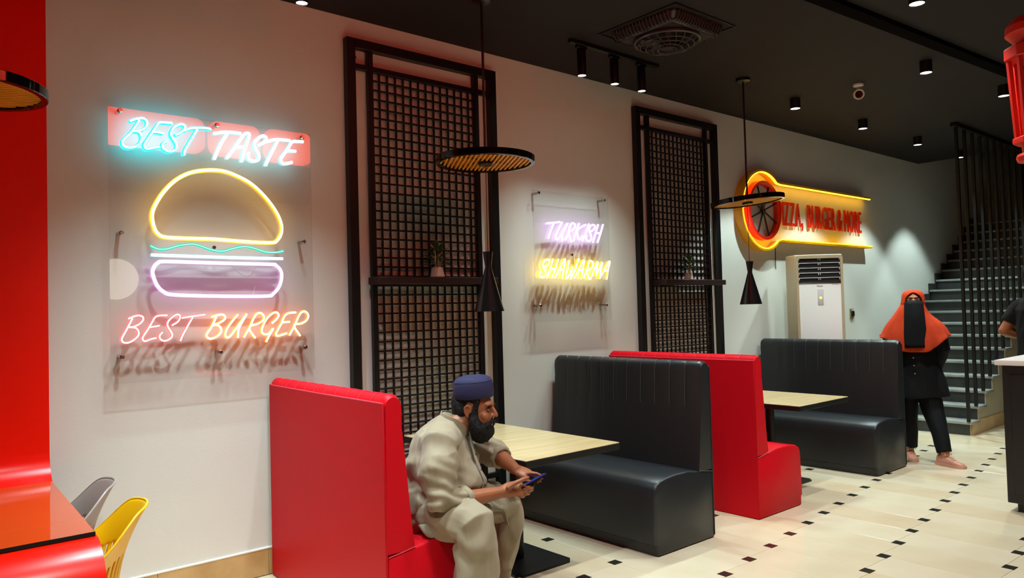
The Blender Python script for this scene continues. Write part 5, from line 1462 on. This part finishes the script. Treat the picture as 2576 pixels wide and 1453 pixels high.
# ------------------------------------------------------------------ staff member behind the counter
st = thing('person', 'person in black short sleeved shirt standing beyond the counter', 'person', (7.80, -2.365, 0), R(52))
bm = BM()
ell(bm, (0, -0.01, 1.70), AX, (0.078, 0.098, 0.105)); ell(bm, (0, -0.04, 1.63), AX, (0.06, 0.065, 0.08))
limb(bm, [(0, -0.095, 1.70), (0, -0.115, 1.67)], [0.009, 0.014], n=8)
ell(bm, (0, -0.085, 1.73), AX, (0.05, 0.014, 0.013))
for s in (-1, 1): ell(bm, (0.08 * s, 0.0, 1.68), AX, (0.009, 0.018, 0.03))
ell(bm, (0, -0.094, 1.625), AX, (0.024, 0.01, 0.008))
limb(bm, [(0, 0.01, 1.61), (0, 0.02, 1.48)], [0.06, 0.066])
limb(bm, [(0, 0, 0.95), (0, 0, 1.2), (0, 0.01, 1.42)], [(0.12, 0.165), (0.12, 0.165), (0.095, 0.185)], ref=(0, 1, 0))
for s in (-1, 1):
    el_, wr_ = V((0.25 * s, 0.13, 1.225)), V((0.19 * s, -0.14, 1.13))
    limb(bm, [(0.19 * s, 0.015, 1.44), el_], [0.06, 0.047]); limb(bm, [el_, el_.lerp(wr_, 0.35), wr_], [0.047, 0.045, 0.03])
    pc = wr_ + (wr_ - el_).normalized() * 0.07
    limb(bm, [wr_, pc], [(0.022, 0.03), (0.016, 0.04)], ref=(0, 0, 1))
    for k in range(4):
        b0 = pc + V((0.026 - 0.017 * k, 0, 0)) ; d_ = (wr_ - el_).normalized()
        limb(bm, [b0, b0 + d_ * 0.045, b0 + d_ * (0.07 - 0.006 * abs(k - 1.5)) + V((0, 0, -0.03))], [0.0095, 0.0088, 0.0078], n=8)
    limb(bm, [wr_ + V((-0.02 * s, -0.02, 0)), wr_ + V((-0.055 * s, -0.05, 0)), wr_ + V((-0.06 * s, -0.085, -0.01))], [0.013, 0.011, 0.009], n=8)
    limb(bm, [(0.095 * s, 0, 0.92), (0.105 * s, 0.0, 0.5), (0.11 * s, 0.02, 0.1)], [0.09, 0.06, 0.042])
    limb(bm, [(0.11 * s, 0.04, 0.045), (0.125 * s, -0.14, 0.04)], [0.04, 0.032])
mesh_child('body', remesh(bm, 0.006, 4), 'skin_man', st)
bm = BM()
limb(bm, [(0, 0.015, 1.52), (0, 0.01, 1.42), (0, 0, 1.25), (0, 0, 1.05), (0, 0, 0.92)], [(0.07, 0.085), (0.125, 0.195), (0.145, 0.195), (0.15, 0.19), (0.155, 0.19)], ref=(0, 1, 0), n=26)
for s in (-1, 1):
    limb(bm, [(0.15 * s, 0.015, 1.45), (0.205 * s, 0.035, 1.40), (0.235 * s, 0.09, 1.30)], [0.075, 0.08, 0.074], cap1=False)
mesh_child('shirt', remesh(bm, 0.008, 4, 0.5, fold(0.007, 7, 7, 5, 6)), 'shirt_black', st)
bm = BM()
for s in (-1, 1):
    limb(bm, [(0.06 * s, 0, 0.98), (0.10 * s, 0.0, 0.75), (0.105 * s, 0.0, 0.5), (0.11 * s, 0.02, 0.08)], [0.11, 0.10, 0.08, 0.065])
mesh_child('trousers', remesh(bm, 0.009, 4), 'jeans', st)
bm = BM()
ell(bm, (0, 0.02, 1.735), AX, (0.085, 0.095, 0.09)); ell(bm, (0, 0.06, 1.69), AX, (0.07, 0.05, 0.07))
mesh_child('hair', remesh(bm, 0.006, 3), 'hair_black', st)
for s in (-1, 1):
    bm = BM(); ell(bm, (0.03 * s, -0.092, 1.705), AX, (0.012, 0.007, 0.007), 12, 8); e_ = obj('eye', bm, 'eye_white', st)
    bm = BM(); ell(bm, (0.03 * s, -0.0965, 1.705), AX, (0.0055, 0.004, 0.0055), 10, 8); obj('iris', bm, 'eye_dark', e_)
    bm = BM(); loft(bm, [[V((0.11 * s + sx_ * 0.045, y_, z_)) for sx_, z_ in ((-1, 0.001), (1, 0.001), (0.8, 0.075), (-0.8, 0.075))] for y_ in (0.09, -0.09)]); obj('shoe', bm, 'black_satin', st)
